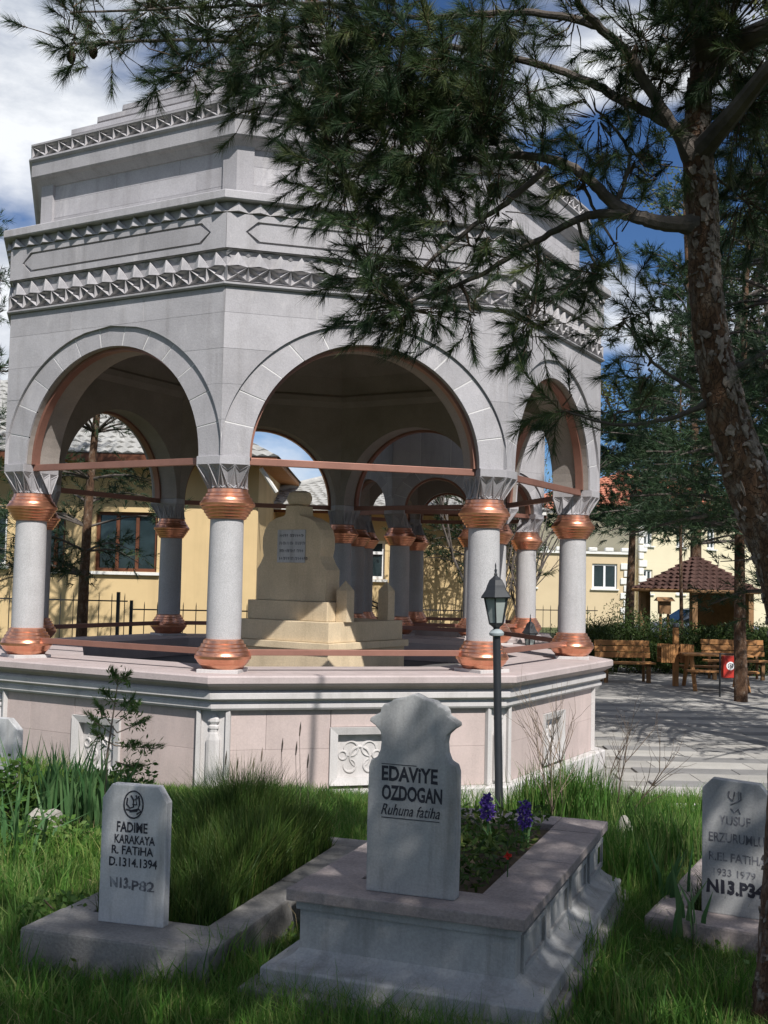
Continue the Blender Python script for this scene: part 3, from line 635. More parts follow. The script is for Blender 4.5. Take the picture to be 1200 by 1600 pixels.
def letter(parent, lines, m, s=.0012, shear=0., name='lettering'):
    for q in lines: link(name, jit(text_mesh([q], name, m, shear), s), parent)
def jit(me, s=.0012):
    for v in me.vertices: v.co.x += random.uniform(-s, s); v.co.z += random.uniform(-s, s)
    return me

# ------------------------------------------------------------------ graves
GA = math.atan2(-.372, 1.0)                    # direction of the front edges
def grave_frame(p): return p
def stone_prism(pts, th): return MB().prism([(x, 0, z) for x, z in pts], (0, th, 0))
# main raised grave
P1 = ground_hit(447, 1388, .5); P2 = ground_hit(820, 1437, .5); P3 = ground_hit(957, 1282, .5)
u = (P2 - P1); Wd = u.length; ua = math.atan2(u.y, u.x); Ln = 2.12
g1 = thing('raised_grave', 'raised grey marble grave with moulded base planted with flowers', 'grave', (P1.x, P1.y, 0), ua)
def ringbox(b, x0, x1, y0, y1, z0, z1, w_):
    b.box(x0, x1, y0, y0 + w_[0], z0, z1); b.box(x0, x1, y1 - w_[1], y1, z0, z1)
    b.box(x0, x0 + w_[2], y0 + w_[0] + .001, y1 - w_[1] - .001, z0, z1 - .001); b.box(x1 - w_[2], x1, y0 + w_[0] + .001, y1 - w_[1] - .001, z0, z1 - .001)
    return b
MB().box(0, Wd, 0, .30, .447, .5).build('cap_slab', 'cap_stone', g1, bevel=.006)
for x0, x1 in ((0, .24), (Wd - .27, Wd)):
    yq = .303
    while yq < Ln - .1:
        ln = min(random.choice((.55, .72)), Ln - .02 - yq); MB().box(x0, x1, yq, yq + ln - .004, .447, .498 + random.uniform(-.003, .001)).build('cap_slab', 'cap_stone', g1, bevel=.006); yq += ln
MB().box(.243, Wd - .273, Ln - .25, Ln - .02, .447, .498).build('cap_slab', 'cap_stone', g1, bevel=.006)
MB().box(.035, Wd - .035, .035, .12, .405, .4465).box(Wd - .12, Wd - .035, .121, Ln - .05, .405, .446).box(.035, .12, .121, Ln - .05, .405, .446).build('under_moulding', 'marble', g1, bevel=.005)
MB().box(.05, Wd - .05, .05, .10, .2, .4045).build('front_panel', 'marble', g1, bevel=.004)
for x0, x1 in ((.05, .09), (Wd - .09, Wd - .05)): MB().box(x0, x1, .101, Ln - .07, .20, .4045).build('side_panel', 'marble', g1, bevel=.004)
for s in (0, .52, 1.04, 1.56):
    fr = ringbox(MB(), 0, .44, 0, .165, 0, .014, (.025, .025, .025)); T = Matrix.Translation((Wd - .0505, .15 + s, .225)) @ Matrix(((0, 0, 1, 0), (1, 0, 0, 0), (0, 1, 0, 0), (0, 0, 0, 1)))
    fr.v = [tuple(T @ Vector(v)) for v in fr.v]; fr.build('panel_moulding', 'marble', g1)
MB().loft([[(x, y, z) for x, y in ((a, a), (Wd - a, a), (Wd - a, Ln - .02), (a, Ln - .02))] for a, z in ((-.07, .09), (-.08, .10), (-.08, .165), (-.072, .175), (-.03, .182), (.005, .195), (.035, .215), (.05, .235))], True, False).build('base_moulding', 'marble', g1, bevel=.004)
MB().box(-.15, Wd + .13, -.16, Ln + .1, -.12, .098).build('footing', 'concrete', g1, bevel=.012)
MB().box(.2, Wd - .25, .28, Ln - .2, .1, .46).build('soil_bed', 'soil', g1)
# its headstone
q1 = ground_hit(570, 1392, .5); q2 = ground_hit(712, 1408, .5); hw = (q2 - q1).length; ha = math.atan2((q2 - q1).y, (q2 - q1).x)
HS = .885
h1 = thing('headstone', 'grey marble headstone with scalloped ogee top lettered Edaviye Ozdogan', 'headstone', ((q1.x + q2.x) / 2, (q1.y + q2.y) / 2, .501), ha - .03)
W2 = hw / 2
half = [(W2 * .985, 0), (W2 * 1.0, .30), (W2 * .985, .555), (W2 * .94, .585), (W2 * .80, .60), (W2 * .73, .635), (W2 * .71, .68), (W2 * .74, .715), (W2 * .86, .74), (W2 * .99, .757), (W2 * .98, .772), (W2 * .84, .79), (W2 * .75, .80), (W2 * .73, .822), (W2 * .66, .84), (W2 * .56, .842), (W2 * .46, .862), (W2 * .36, .866), (W2 * .22, .872), (W2 * .12, .882), (0, .892)]
half = [(a, b * HS / .892) for a, b in half]
pts = half + [(-a, b) for a, b in half[:-1][::-1]]
sb = stone_prism(pts, .075).build('slab', 'marble', h1, bevel=.006)
k_ = HS / .88
letter(h1, [('EDAViYE', -.012, .497, .062, .262, .034), ('OZDOGAN', .0, .412, .062, .282, .034)], 'ink')
letter(h1, [('Ruhuna fatiha', -.005, .345, .048, .275, .008)], 'ink', shear=.35)
for zq, xa, xb in ((.566, -.145, .02), (.330, -.14, .13)): MB().box(xa, xb, -.002, 0, zq, zq + .003).build('rule_line', 'ink', h1)
# left grave
L1 = ground_hit(31, 1449, .2); L2 = ground_hit(333, 1484, .2); lw = (L2 - L1).length; la = math.atan2((L2 - L1).y, (L2 - L1).x) - .05
g2 = thing('grave_surround', 'low concrete grave surround overgrown with tall grass', 'grave', (L1.x, L1.y, 0), la)
GL2 = 2.35
MB().box(0, lw, 0, .36, -.1, .2).build('kerb', 'concrete', g2, bevel=.015)
for x0, x1 in ((0, .17), (lw - .19, lw)):
    MB().box(x0, x1, .363, 1.25, -.1, .196).build('kerb', 'concrete', g2, bevel=.015); MB().box(x0, x1, 1.254, GL2 - .2, -.1, .199).build('kerb', 'concrete', g2, bevel=.015)
MB().box(0, lw, GL2 - .197, GL2, -.1, .198).build('kerb', 'concrete', g2, bevel=.015)
MB().box(.16, lw - .18, .35, GL2 - .19, 0, .12).build('soil_bed', 'soil', g2)
q1 = ground_hit(152, 1440, .2); q2 = ground_hit(256, 1450, .2); hw2 = (q2 - q1).length; a2 = math.atan2((q2 - q1).y, (q2 - q1).x) - .04
h2 = thing('headstone', 'small white headstone with cut corners and round emblem lettered Fadime Karakaya', 'headstone', ((q1.x + q2.x) / 2, (q1.y + q2.y) / 2, .2), a2)
H2 = .665; w_ = hw2 / 2
stone_prism([(-w_, 0), (w_, 0), (w_ * .99, H2 - .075), (w_ * .70, H2), (-w_ * .72, H2), (-w_ * 1.0, H2 - .07)], .06).build('slab', 'marble_white', h2, bevel=.005)
em = MB(); zc = H2 - .092
em.tube([(.065 * .78 * math.cos(2 * PI * i / 32) - .005, -.001, zc + .065 * math.sin(2 * PI * i / 32)) for i in range(33)], .0038, 5)
for pts_ in ([(-.035, .03), (-.038, .0), (-.02, -.018), (0, -.012), (.0, .02)], [(-.015, .042), (.0, .02), (.012, .03), (.018, .0), (-.005, .0)], [(.03, .035), (.034, .0), (.02, -.03), (-.02, -.035)], [(-.04, -.025), (-.01, -.03), (.03, -.02), (.042, -.03), (.02, -.045)], [(.012, .045), (.02, .03), (.03, .042)]):
    em.tube([(x * .95 - .005, -.001, zc + z) for x, z in pts_], .0042, 5)
em.build('emblem', 'ink', h2)
letter(h2, [('FADIME', -.008, H2 - .225, .047, .165, .028), ('KARAKAYA', .008, H2 - .280, .040, .215, .024), ('R. FATiHA', -.002, H2 - .332, .040, .222, .022), ('D.1314.1394', .003, H2 - .390, .041, .255, .022)], 'ink')
letter(h2, [('N13.', -.06, H2 - .492, .046, .11, .04), ('P82', .06, H2 - .500, .046, .12, .02)], 'ink_faded', .003, name='painted_number')
# right grave
Z3 = .13
q1 = ground_hit(1096, 1424, Z3); q2 = ground_hit(1200, 1440, Z3); hw3 = (q2 - q1).length; a3 = math.atan2((q2 - q1).y, (q2 - q1).x)
g3p = ground_hit(1006, 1430, Z3)
g3 = thing('grave_surround', 'low weathered stone grave surround half hidden in shaded grass beside the pine trunk', 'grave', (g3p.x, g3p.y, 0), a3)
lw3 = 1.15
MB().box(0, lw3, 0, .26, -.1, Z3).build('kerb', 'cap_stone', g3, bevel=.015)
for x0, x1 in ((0, .16), (lw3 - .16, lw3)): MB().box(x0, x1, .264, 2.0, -.1, Z3 - .003).build('kerb', 'cap_stone', g3, bevel=.015)
MB().box(0, lw3, 2.004, 2.18, -.1, Z3 - .002).build('kerb', 'cap_stone', g3, bevel=.015)
MB().box(.15, lw3 - .15, .25, 2.01, 0, .06).build('soil_bed', 'soil', g3)
h3 = thing('headstone', 'shaded grey headstone with cut corners lettered Yusuf beside the pine trunk', 'headstone', ((q1.x + q2.x) / 2, (q1.y + q2.y) / 2, Z3), a3)
H3 = .72; w_ = hw3 / 2
stone_prism([(-w_, 0), (w_, 0), (w_ * 1.0, H3 - .065), (w_ * .74, H3 - .01), (-w_ * .70, H3), (-w_ * 1.0, H3 - .055)], .07).build('slab', 'marble', h3, bevel=.006)
letter(h3, [('YUSUF', .0, H3 - .24, .048, .165, .02), ('ERZURUMLU', .01, H3 - .335, .05, .29, .018), ('R.EL FATiHA', .015, H3 - .435, .044, .30, .018), ('1933 1979', .0, H3 - .515, .038, .22, .018)], 'ink_faded')
letter(h3, [('N13.P34', .005, H3 - .605, .066, .30, .05)], 'ink', .003, name='painted_number')
em = MB(); zc = H3 - .09
for pts_ in ([(-.03, .03), (-.032, .0), (-.01, -.02), (0, .03)], [(.0, .01), (.02, .035), (.02, -.02), (-.02, -.04)], [(.03, .03), (.033, -.01), (.0, -.03)], [(-.02, -.06), (0, -.08), (.02, -.06), (.03, -.085)]): em.tube([(x, -.001, zc + z) for x, z in pts_], .004, 5)
em.build('emblem', 'ink_faded', h3)
# white headstone by the plinth
p_ = U(-14, 1230, 9.7)
h4 = thing('headstone', 'plain white headstone with cut corners beside the plinth panel, plants in front', 'headstone', (p_.x, p_.y, gz(p_.x, p_.y)), R(-25))
stone_prism([(-.27, -.1), (.27, -.1), (.27, .64), (.16, .73), (-.16, .73), (-.27, .64)], .07).build('slab', 'marble_white', h4, bevel=.006)
# loose stones
def rock(label, px, py, s, sd, z=.06):
    p = U(px, py, 0) if False else ground_hit(px, py, 0.0); rs = np.random.default_rng(sd); bm = bmesh.new(); bmesh.ops.create_icosphere(bm, subdivisions=3, radius=1)
    f = rs.normal(size=(6, 3))
    for v in bm.verts:
        d = 1 + .16 * sum(math.sin(2.1 * v.co.dot(Vector(q))) for q in f[:4]) / 2
        v.co = Vector((v.co.x * s[0] * d, v.co.y * s[1] * d, v.co.z * s[2] * d))
    me = bpy.data.meshes.new('rock'); bm.to_mesh(me); bm.free(); me.materials.append(M['rock'])
    o = link('rock', me); o.location = (p.x, p.y, gz(p.x, p.y) + z); o.rotation_euler = (0, 0, sd); return tag(o, label, 'rock')
rock('pale boulder lying in the grass beside the low concrete surround', 64, 1305, (.15, .13, .14), 3)
rock('rough pale stone standing in grass behind the raised grave', 977, 1300, (.07, .07, .17), 5)
kb = thing('kerb_stone', 'white kerb stone at the grassy edge of the plaza', 'kerb', (3.05, 10.9, -.34), R(-3))
MB().box(-.25, 2.5, -.06, .06, -.1, .13).build('stone', 'white_stone', kb, bevel=.01)

# ------------------------------------------------------------------ houses
def window(parent, x0, x1, z0, z1, y, bars=(.5,), frame='window_frame', sill=True, t=.07, hbar=None):
    """window in a wall facing -y at local y"""
    w_ = ringbox(MB(), x0, x1, z0, z1, 0, .10, (t, t, t)); w_.v = [(a, y - .02 + c * .8, b) for a, b, c in w_.v]
    for b in bars: xb = x0 + (x1 - x0) * b; w_.box(xb - t / 2, xb + t / 2, y - .018, y + .05, z0 + t, z1 - t)
    if hbar: w_.box(x0 + t, x1 - t, y - .017, y + .05, z0 + (z1 - z0) * hbar - t / 2, z0 + (z1 - z0) * hbar + t / 2)
    o = w_.build('window', frame, parent)
    bs = [x0 + t] + [x0 + (x1 - x0) * b for b in bars] + [x1 - t]
    for a, c in zip(bs[:-1], bs[1:]): MB().box(a, c, y + .03, y + .04, z0 + t, z1 - t).build('pane', 'pane', o)
    if sill: MB().box(x0 - .08, x1 + .08, y - .2, y + .02, z0 - .07, z0 - .005).build('sill', 'trim', o)
    return o
def wall_with_holes(b, x0, x1, z0, z1, y0, y1, holes):
    """front wall as pieces round rectangular window holes (x0,x1,z0,z1), holes sorted and not overlapping in x"""
    x = x0
    for h in sorted(holes):
        b.box(x, h[0], y0, y1, z0, z1); b.box(h[0], h[1], y0, y1, z0, h[2]); b.box(h[0], h[1], y0, y1, h[3], z1); x = h[1]
    b.box(x, x1, y0, y1, z0, z1)
def tiled_slope(parent, A, B, Cc, D, nu, nv, m, name='roof_tile', lift=.03):
    """rows of tiles on the roof quad A B (eave) C D (ridge); A-D and B-C are the sides"""
    A, B, Cc, D = map(Vector, (A, B, Cc, D)); n = (B - A).cross(D - A).normalized()
    if n.z < 0: n = -n
    b = MB()
    for j in range(nv):
        t0, t1 = j / nv, (j + 1) / nv + .25 / nv
        l0, r0, l1, r1 = A.lerp(D, t0), B.lerp(Cc, t0), A.lerp(D, min(1, t1)), B.lerp(Cc, min(1, t1))
        cnt = max(1, round(nu * (r0 - l0).length / max(.01, (B - A).length)))
        for i in range(cnt):
            a0, a1 = i / cnt, (i + 1) / cnt; p = [l0.lerp(r0, a0), l0.lerp(r0, a1), l1.lerp(r1, a1), l1.lerp(r1, a0)]
            mid0 = l0.lerp(r0, (a0 + a1) / 2); mid1 = l1.lerp(r1, (a0 + a1) / 2); up = n * (lift * random.uniform(.8, 1.4))
            b.add([p[0] + n * .012, mid0 + up + n * .03, p[1] + n * .012, p[2], mid1 + n * .02, p[3]], [(0, 1, 4, 5), (1, 2, 3, 4), (0, 2, 1)])
    o = b.build(name, m, parent, fix=False); o['kind'] = 'stuff'; return o
# yellow house, left wing (nearer, taller) and right wing
YL = 24.0
def X(px, d): return (px - 600) / F * d
def Z(py, d, px=600): return EYE + (HOR + ROLL * (px - 600) - py) * d / F
hl = thing('yellow_house', 'yellow plastered house wing with brown timber windows seen through the left arch', 'house', (0, YL, -.34))
def zl(py, px=200): return Z(py, YL, px) + .34
x1 = X(403, YL); x0 = X(-320, YL); ev = zl(722)
wins = [(X(150, YL), X(247, YL), zl(893), zl(800)), (X(70, YL), X(103, YL), zl(893), zl(800)), (X(-60, YL), X(12, YL), zl(888), zl(800)), (X(-200, YL), X(-110, YL), zl(888), zl(800))]
wl = MB(); wall_with_holes(wl, x0, x1, 0, ev, 0, .3, wins); wl.box(x1 - .3, x1, .301, 7, 0, ev).box(x0, x0 + .3, .301, 7, 0, ev).box(x0 + .301, x1 - .301, 6.7, 7, 0, ev); wl.build('wall', 'plaster_yellow', hl)
for i, h in enumerate(wins):
    if i < 2: window(hl, *h, .12, (.34, .66) if i == 0 else (.5,), 'wood_frame')
    else: window(hl, *h, .12, (.5,), 'window_frame')
MB().box(x0 - .8, x1 + .45, -.75, 7.6, ev + .003, ev + .10).build('eave_board', 'soffit_wood', hl)
MB().box(x0 - .8, x1 + .45, -.78, -.752, ev - .06, ev + .12).build('fascia', 'wood_frame', hl)
rb = MB(); rz = ev + 2.3
rb.add([(x0 - .8, -.8, ev + .11), (x1 + .5, -.8, ev + .11), (x1 - 3.4, 3.4, rz), (x0, 3.4, rz), (x1 + .5, 7.6, ev + .11), (x0 - .8, 7.6, ev + .11)], [(0, 1, 2, 3), (1, 4, 2), (4, 5, 3, 2), (0, 3, 5)])
rf = rb.build('roof', 'tile_pale', hl)
tiled_slope(rf, (x0 - .8, -.8, ev + .11), (x1 + .5, -.8, ev + .11), (x1 - 3.4, 3.4, rz), (x0, 3.4, rz), 48, 16, 'tile_pale')
gp = MB(); px_ = x1 + 1.0
MB().tube([(x1 + .1, -.6, ev - .12), (x1 + .42, -.4, ev - .6)], .05, 8).build('downpipe', 'trim', hl)
YR = 28.0
hr = thing('yellow_house', 'yellow plastered house wing with pale tiled roof and white window behind the canopies', 'house', (0, YR, -.34))
def zr(py, px=600): return Z(py, YR, px) + .34
x0, x1 = X(385, YR), X(812, YR); ev = zr(800)
wins = [(X(487, YR), X(603, YR), zr(905), zr(845)), (X(420, YR), X(440, YR), zr(905), zr(845))]
wl = MB(); wall_with_holes(wl, x0, x1, 0, ev, 0, .3, wins); wl.box(x1 - .3, x1, .301, 8, 0, ev).box(x0, x0 + .3, .301, 8, 0, ev).box(x0 + .301, x1 - .301, 7.7, 8, 0, ev); wl.build('wall', 'plaster_yellow', hr)
window(hr, *wins[0], .12, (.36, .72), 'window_frame', hbar=.68); window(hr, *wins[1], .12, (), 'wood_frame')
MB().box(x0 - .2, x1 + .6, -.6, 8.6, ev + .003, ev + .07).build('eave_board', 'soffit_wood', hr)
MB().box(x0 - .2, x1 + .6, -.67, -.602, ev - .03, ev + .10).build('gutter', 'trim', hr)
MB().box(x0 - .2, x1 + .6, -.60, -.575, ev - .10, ev - .002).build('fascia', 'wood_frame', hr)
rz = zr(735) + .25; q0 = X(520, YR) + .4
rb = MB(); rb.add([(x0 - .3, -.7, ev + .08), (x1 + .7, -.7, ev + .08), (x1 - 2.2, 3.7, rz), (q0, 3.7, rz), (x1 + .7, 8.7, ev + .08), (x0 - .3, 8.7, ev + .08)], [(0, 1, 2, 3), (1, 4, 2), (4, 5, 3, 2), (0, 3, 5)])
rf = rb.build('roof', 'tile_pale', hr)
tiled_slope(rf, (x0 - .3, -.7, ev + .08), (x1 + .7, -.7, ev + .08), (x1 - 2.2, 3.7, rz), (q0, 3.7, rz), 30, 15, 'tile_pale')
MB().tube([(x0 - .3, -.7, ev + .13), (q0, 3.7, rz + .06), (x1 - 2.2, 3.7, rz + .06)], .10, 8).build('ridge_cap', 'tile_pale', rf)
# beige house with quoined corner; cream two storey house with red roof
YB = 55.0
hb = thing('beige_house', 'low beige house with white double window and stone quoins beyond the hedge', 'house', (0, YB, -.34))
zb = lambda py, px=950: Z(py, YB, px) + .34
x0, x1 = X(740, YB), X(985, YB); top = zb(866)
wins = [(X(927, YB), X(966, YB), zb(920), zb(881)), (X(800, YB), X(840, YB), zb(920), zb(881))]
wl = MB(); wall_with_holes(wl, x0, x1, 0, top, 0, .3, wins); wl.box(x1 - .3, x1, .301, 9, 0, top).box(x0, x0 + .3, .301, 9, 0, top).box(x0 + .301, x1 - .301, 8.7, 9, 0, top); wl.build('wall', 'plaster_beige', hb)
for h in wins: window(hb, *h, .1, (.5,), t=.10)
MB().box(x0 - .1, x1 + .1, -.12, 9.1, top + .002, top + .12).build('parapet', 'trim', hb)
k_ = 0
while x0 + k_ * .8 < x1: MB().cbox((x0 + .3 + k_ * .8, 0, top + .22), (.42, .3, .2)).build('parapet_stone', 'trim', hb, bevel=.05); k_ += 1
for j in range(9): MB().cbox((x1 - (.14 if j % 2 else .22), -.03, .18 + j * .36), (.28 if j % 2 else .44, .10, .30)).build('quoin', 'trim', hb, bevel=.03)
hc = thing('cream_house', 'cream two storey house with red tiled hip roof behind pines', 'house', (X(1000, YB + .6), YB + .6, -.34), R(38))
W_, D_ = 13.0, 10.0; ev = Z(800, 57, 1030) + .34
wins = [(.35 + 2.6 * i, 1.05 + 2.6 * i, 1.75, 2.95) for i in range(5)]
wins2 = [(a, b, 4.15, 5.25) for a, b, _, _ in wins]
wl = MB()
for (z0, z1, ws) in ((0, 3.3, wins), (3.301, ev, wins2)): wall_with_holes(wl, 0, W_, z0, z1, 0, .3, ws)
wl.box(0, .3, .301, D_, 0, ev).box(W_ - .3, W_, .301, D_, 0, ev).box(.301, W_ - .301, D_ - .3, D_, 0, ev); wl.build('wall', 'plaster_cream', hc)
for h in wins + wins2: window(hc, *h, .1, (.5,), t=.09)
for j in range(15): MB().cbox((.12 if j % 2 else .25, -.03, .2 + j * .38), (.34 if j % 2 else .6, .10, .32)).build('quoin', 'trim', hc, bevel=.03)
MB().box(-.7, W_ + .7, -.7, D_ + .7, ev + .002, ev + .14).build('eave_board', 'trim', hc)
rz = ev + 2.5; rb = MB().add([(-.8, -.8, ev + .15), (W_ + .8, -.8, ev + .15), (W_ + .8, D_ + .8, ev + .15), (-.8, D_ + .8, ev + .15), (4.5, D_ / 2, rz), (W_ - 4.5, D_ / 2, rz)], [(0, 1, 5, 4), (1, 2, 5), (2, 3, 4, 5), (3, 0, 4)])
rf = rb.build('roof', 'tile_red', hc)
tiled_slope(rf, (-.8, -.8, ev + .15), (W_ + .8, -.8, ev + .15), (W_ - 4.5, D_ / 2, rz), (4.5, D_ / 2, rz), 40, 14, 'tile_red', lift=.06)
tiled_slope(rf, (-.8, D_ + .8, ev + .15), (-.8, -.8, ev + .15), (4.5, D_ / 2, rz), (4.5, D_ / 2 - .01, rz), 30, 14, 'tile_red', lift=.06)
MB().box(2.0, 2.8, 2.4, 3.2, ev + .6, ev + 2.3).build('chimney', 'tile_red', rf)
# gazebo
YG = 31.0
gz_c = (X(1120, YG), YG + 1.9, -.34)
ga = thing('gazebo', 'timber gazebo with brown tiled hip roof behind the hedge', 'gazebo', gz_c, R(12))
eg = Z(921, YG, 1010) + .34; rg = 2.0; ap_ = eg + .98
rb = MB(); hexa = [(rg * math.cos(PI / 3 * i), rg * math.sin(PI / 3 * i), eg) for i in range(6)]
rb.add(hexa + [(0, 0, ap_)], [(i, (i + 1) % 6, 6) for i in range(6)] + [tuple(range(6))[::-1]]); rf = rb.build('roof', 'tile_brown', ga)
for i in range(6):
    a, b = Vector(hexa[i]), Vector(hexa[(i + 1) % 6]); tiled_slope(rf, a, b, (0, 0.01, ap_), (0.01, 0, ap_), 9, 9, 'tile_brown', lift=.05)
    MB().tube([a + Vector((0, 0, -.02)), b + Vector((0, 0, -.02))], .05, 6).build('fascia', 'timber_dark', rf)
    c = a * .86; MB().box(c.x - .08, c.x + .08, c.y - .08, c.y + .08, 0, eg - .01).build('post', 'timber_dark', ga, bevel=.01)
wl = MB(); c, c2, c3 = [Vector(hexa[i]) * .82 for i in (5, 0, 1)]
for a, b in ((c, c2), (c2, c3)): wl.add([(a.x, a.y, .1), (b.x, b.y, .1), (b.x, b.y, eg - .05), (a.x, a.y, eg - .05), (a.x * .97, a.y * .97, .1), (b.x * .97, b.y * .97, .1), (b.x * .97, b.y * .97, eg - .05), (a.x * .97, a.y * .97, eg - .05)], [(0, 1, 2, 3), (4, 5, 6, 7), (0, 3, 7, 4), (1, 2, 6, 5), (3, 2, 6, 7)])
wl.build('back_wall', 'timber_dark', ga)

# ------------------------------------------------------------------ plaza furniture
GP = -.336
def bench(px, d, wd, rz, label):
    t = thing('park_bench', label, 'bench', (X(px, d), d, GP), rz, 'timber benches by the hedge')
    for y in (-.24, -.11, .02): MB().cbox((0, y, .44), (wd, .115, .045)).build('seat_slat', 'timber', t, bevel=.008)
    for z, y in ((.60, .12), (.735, .155), (.87, .19)): MB().cbox((0, y, z), (wd, .035, .12)).build('back_slat', 'timber', t, bevel=.008)
    for s in (-1, 1):
        MB().box(s * wd * .38 - .04, s * wd * .38 + .04, -.28, -.2, 0, .417).box(s * wd * .38 - .04, s * wd * .38 + .04, -.28, .1, .36, .416).build('leg', 'timber_dark', t)
        MB().tube([(s * wd * .38, .10, 0), (s * wd * .38, .10, .42), (s * wd * .38, .225, .93)], .035, 6).build('leg', 'timber_dark', t)
    return t
bench(978, 25.6, 1.30, R(6), 'timber bench with slatted back beside the wooden bin')
bench(1150, 27.0, 1.55, R(4), 'timber bench with slatted back behind the picnic table')
bx_, bd = X(1058, 24.8), 24.8
wb = thing('litter_bin', 'slatted timber litter bin slung on a tall post', 'bin', (bx_, bd, GP), R(5))
MB().box(-.055, .055, -.06, .05, 0, 1.28).build('post', 'timber', wb, bevel=.01)
MB().lathe([(.05, 1.281), (.07, 1.30), (.06, 1.36), (.02, 1.39)], 10, (0, 0, 0)).build('post_cap', 'black_metal', wb, True)
for sgn in (-1, 1):
    for i in range(6):
        for j in (0, 1):
            x = sgn * (.085 + i * .052); MB().cbox((x, -.13 + .28 * j, .72), (.046, .022, .40)).build('slat', 'timber', wb, bevel=.004)
    for z in (.60, .84): MB().box(min(sgn * .06, sgn * .375), max(sgn * .06, sgn * .375), -.118, .138, z, z + .03).build('band', 'timber_dark', wb)
tp_ = thing('picnic_table', 'timber picnic table with attached benches next to the red sign', 'picnic table', (X(1120, 24.3), 24.3, GP), R(-4))
tw = 1.45
for i in range(5): MB().cbox((0, -.28 + i * .14, .74), (tw, .13, .04)).build('top_plank', 'timber_dark' if i % 2 else 'timber', tp_, bevel=.006)
for s in (-1, 1):
    for i in (0, 1): MB().cbox((0, s * (.62 + i * .13), .43), (tw, .12, .04)).build('seat_plank', 'timber', tp_, bevel=.006)
    for q in (-1, 1):
        MB().tube([(s * tw * .38, q * .62, 0), (s * tw * .38, q * .18, .72)], .045, 6).build('leg', 'timber', tp_)
    MB().box(s * tw * .38 - .03, s * tw * .38 + .03, -.72, .72, .36, .40).build('cross_beam', 'timber_dark', tp_)
sg = thing('red_sign_box', 'red box with white round emblem on black stand', 'sign', (X(1142, 22.6), 22.6, GP), R(4))
MB().box(-.15, .14, -.06, .06, .39, .83).build('box', 'sign_red', sg, bevel=.012)
MB().lathe([(.002, 0), (.085, 0), (.085, .004), (.002, .004)], 24).build("emblem_disc", "paint_white", sg)
sg.children[-1].rotation_euler = (PI / 2, 0, 0); sg.children[-1].location = (-.005, -.0605, .63)
em = MB(); em.tube([(.05 * math.cos(R(a)), 0, .05 * math.sin(R(a))) for a in range(-50, 231, 20)], .008, 5); em.tube([(0, 0, -.05), (0, 0, .03)], .008, 5); em.tube([(-.03, 0, -.02), (0, 0, .025), (.03, 0, -.02)], .007, 5)
o = em.build('emblem_mark', 'ink_faded', sg); o.location = (-.005, -.066, .63)
for x in (-.19, .21): MB().tube([(x, .02, 0), (x, .02, .88)], .02, 6).build('stand_leg', 'black_metal', sg)
MB().tube([(-.19, .02, .86), (.21, .02, .86)], .015, 6).build('stand_bar', 'black_metal', sg)
# wooden box on posts behind the hedge
nb = thing('notice_box', 'small timber box with pitched roof on two posts before the silver car', 'notice box', (X(1040, 29.5), 29.5, -.34), 0)
zt = Z(934, 29.5, 1040) + .34
MB().box(-.15, .15, -.1, .1, zt - .42, zt - .08).build('box', 'timber_dark', nb)
MB().add([(-.24, -.2, zt - .085), (.24, -.2, zt - .085), (.24, .2, zt - .085), (-.24, .2, zt - .085), (-.2, 0, zt + .02), (.2, 0, zt + .02)], [(0, 1, 5, 4), (2, 3, 4, 5), (0, 4, 3), (1, 2, 5), (3, 2, 1, 0)]).build('roof', 'timber_dark', nb)
for x in (-.1, .1): MB().box(x - .03, x + .03, -.03, .03, 0, zt - .42).build('post', 'timber', nb)
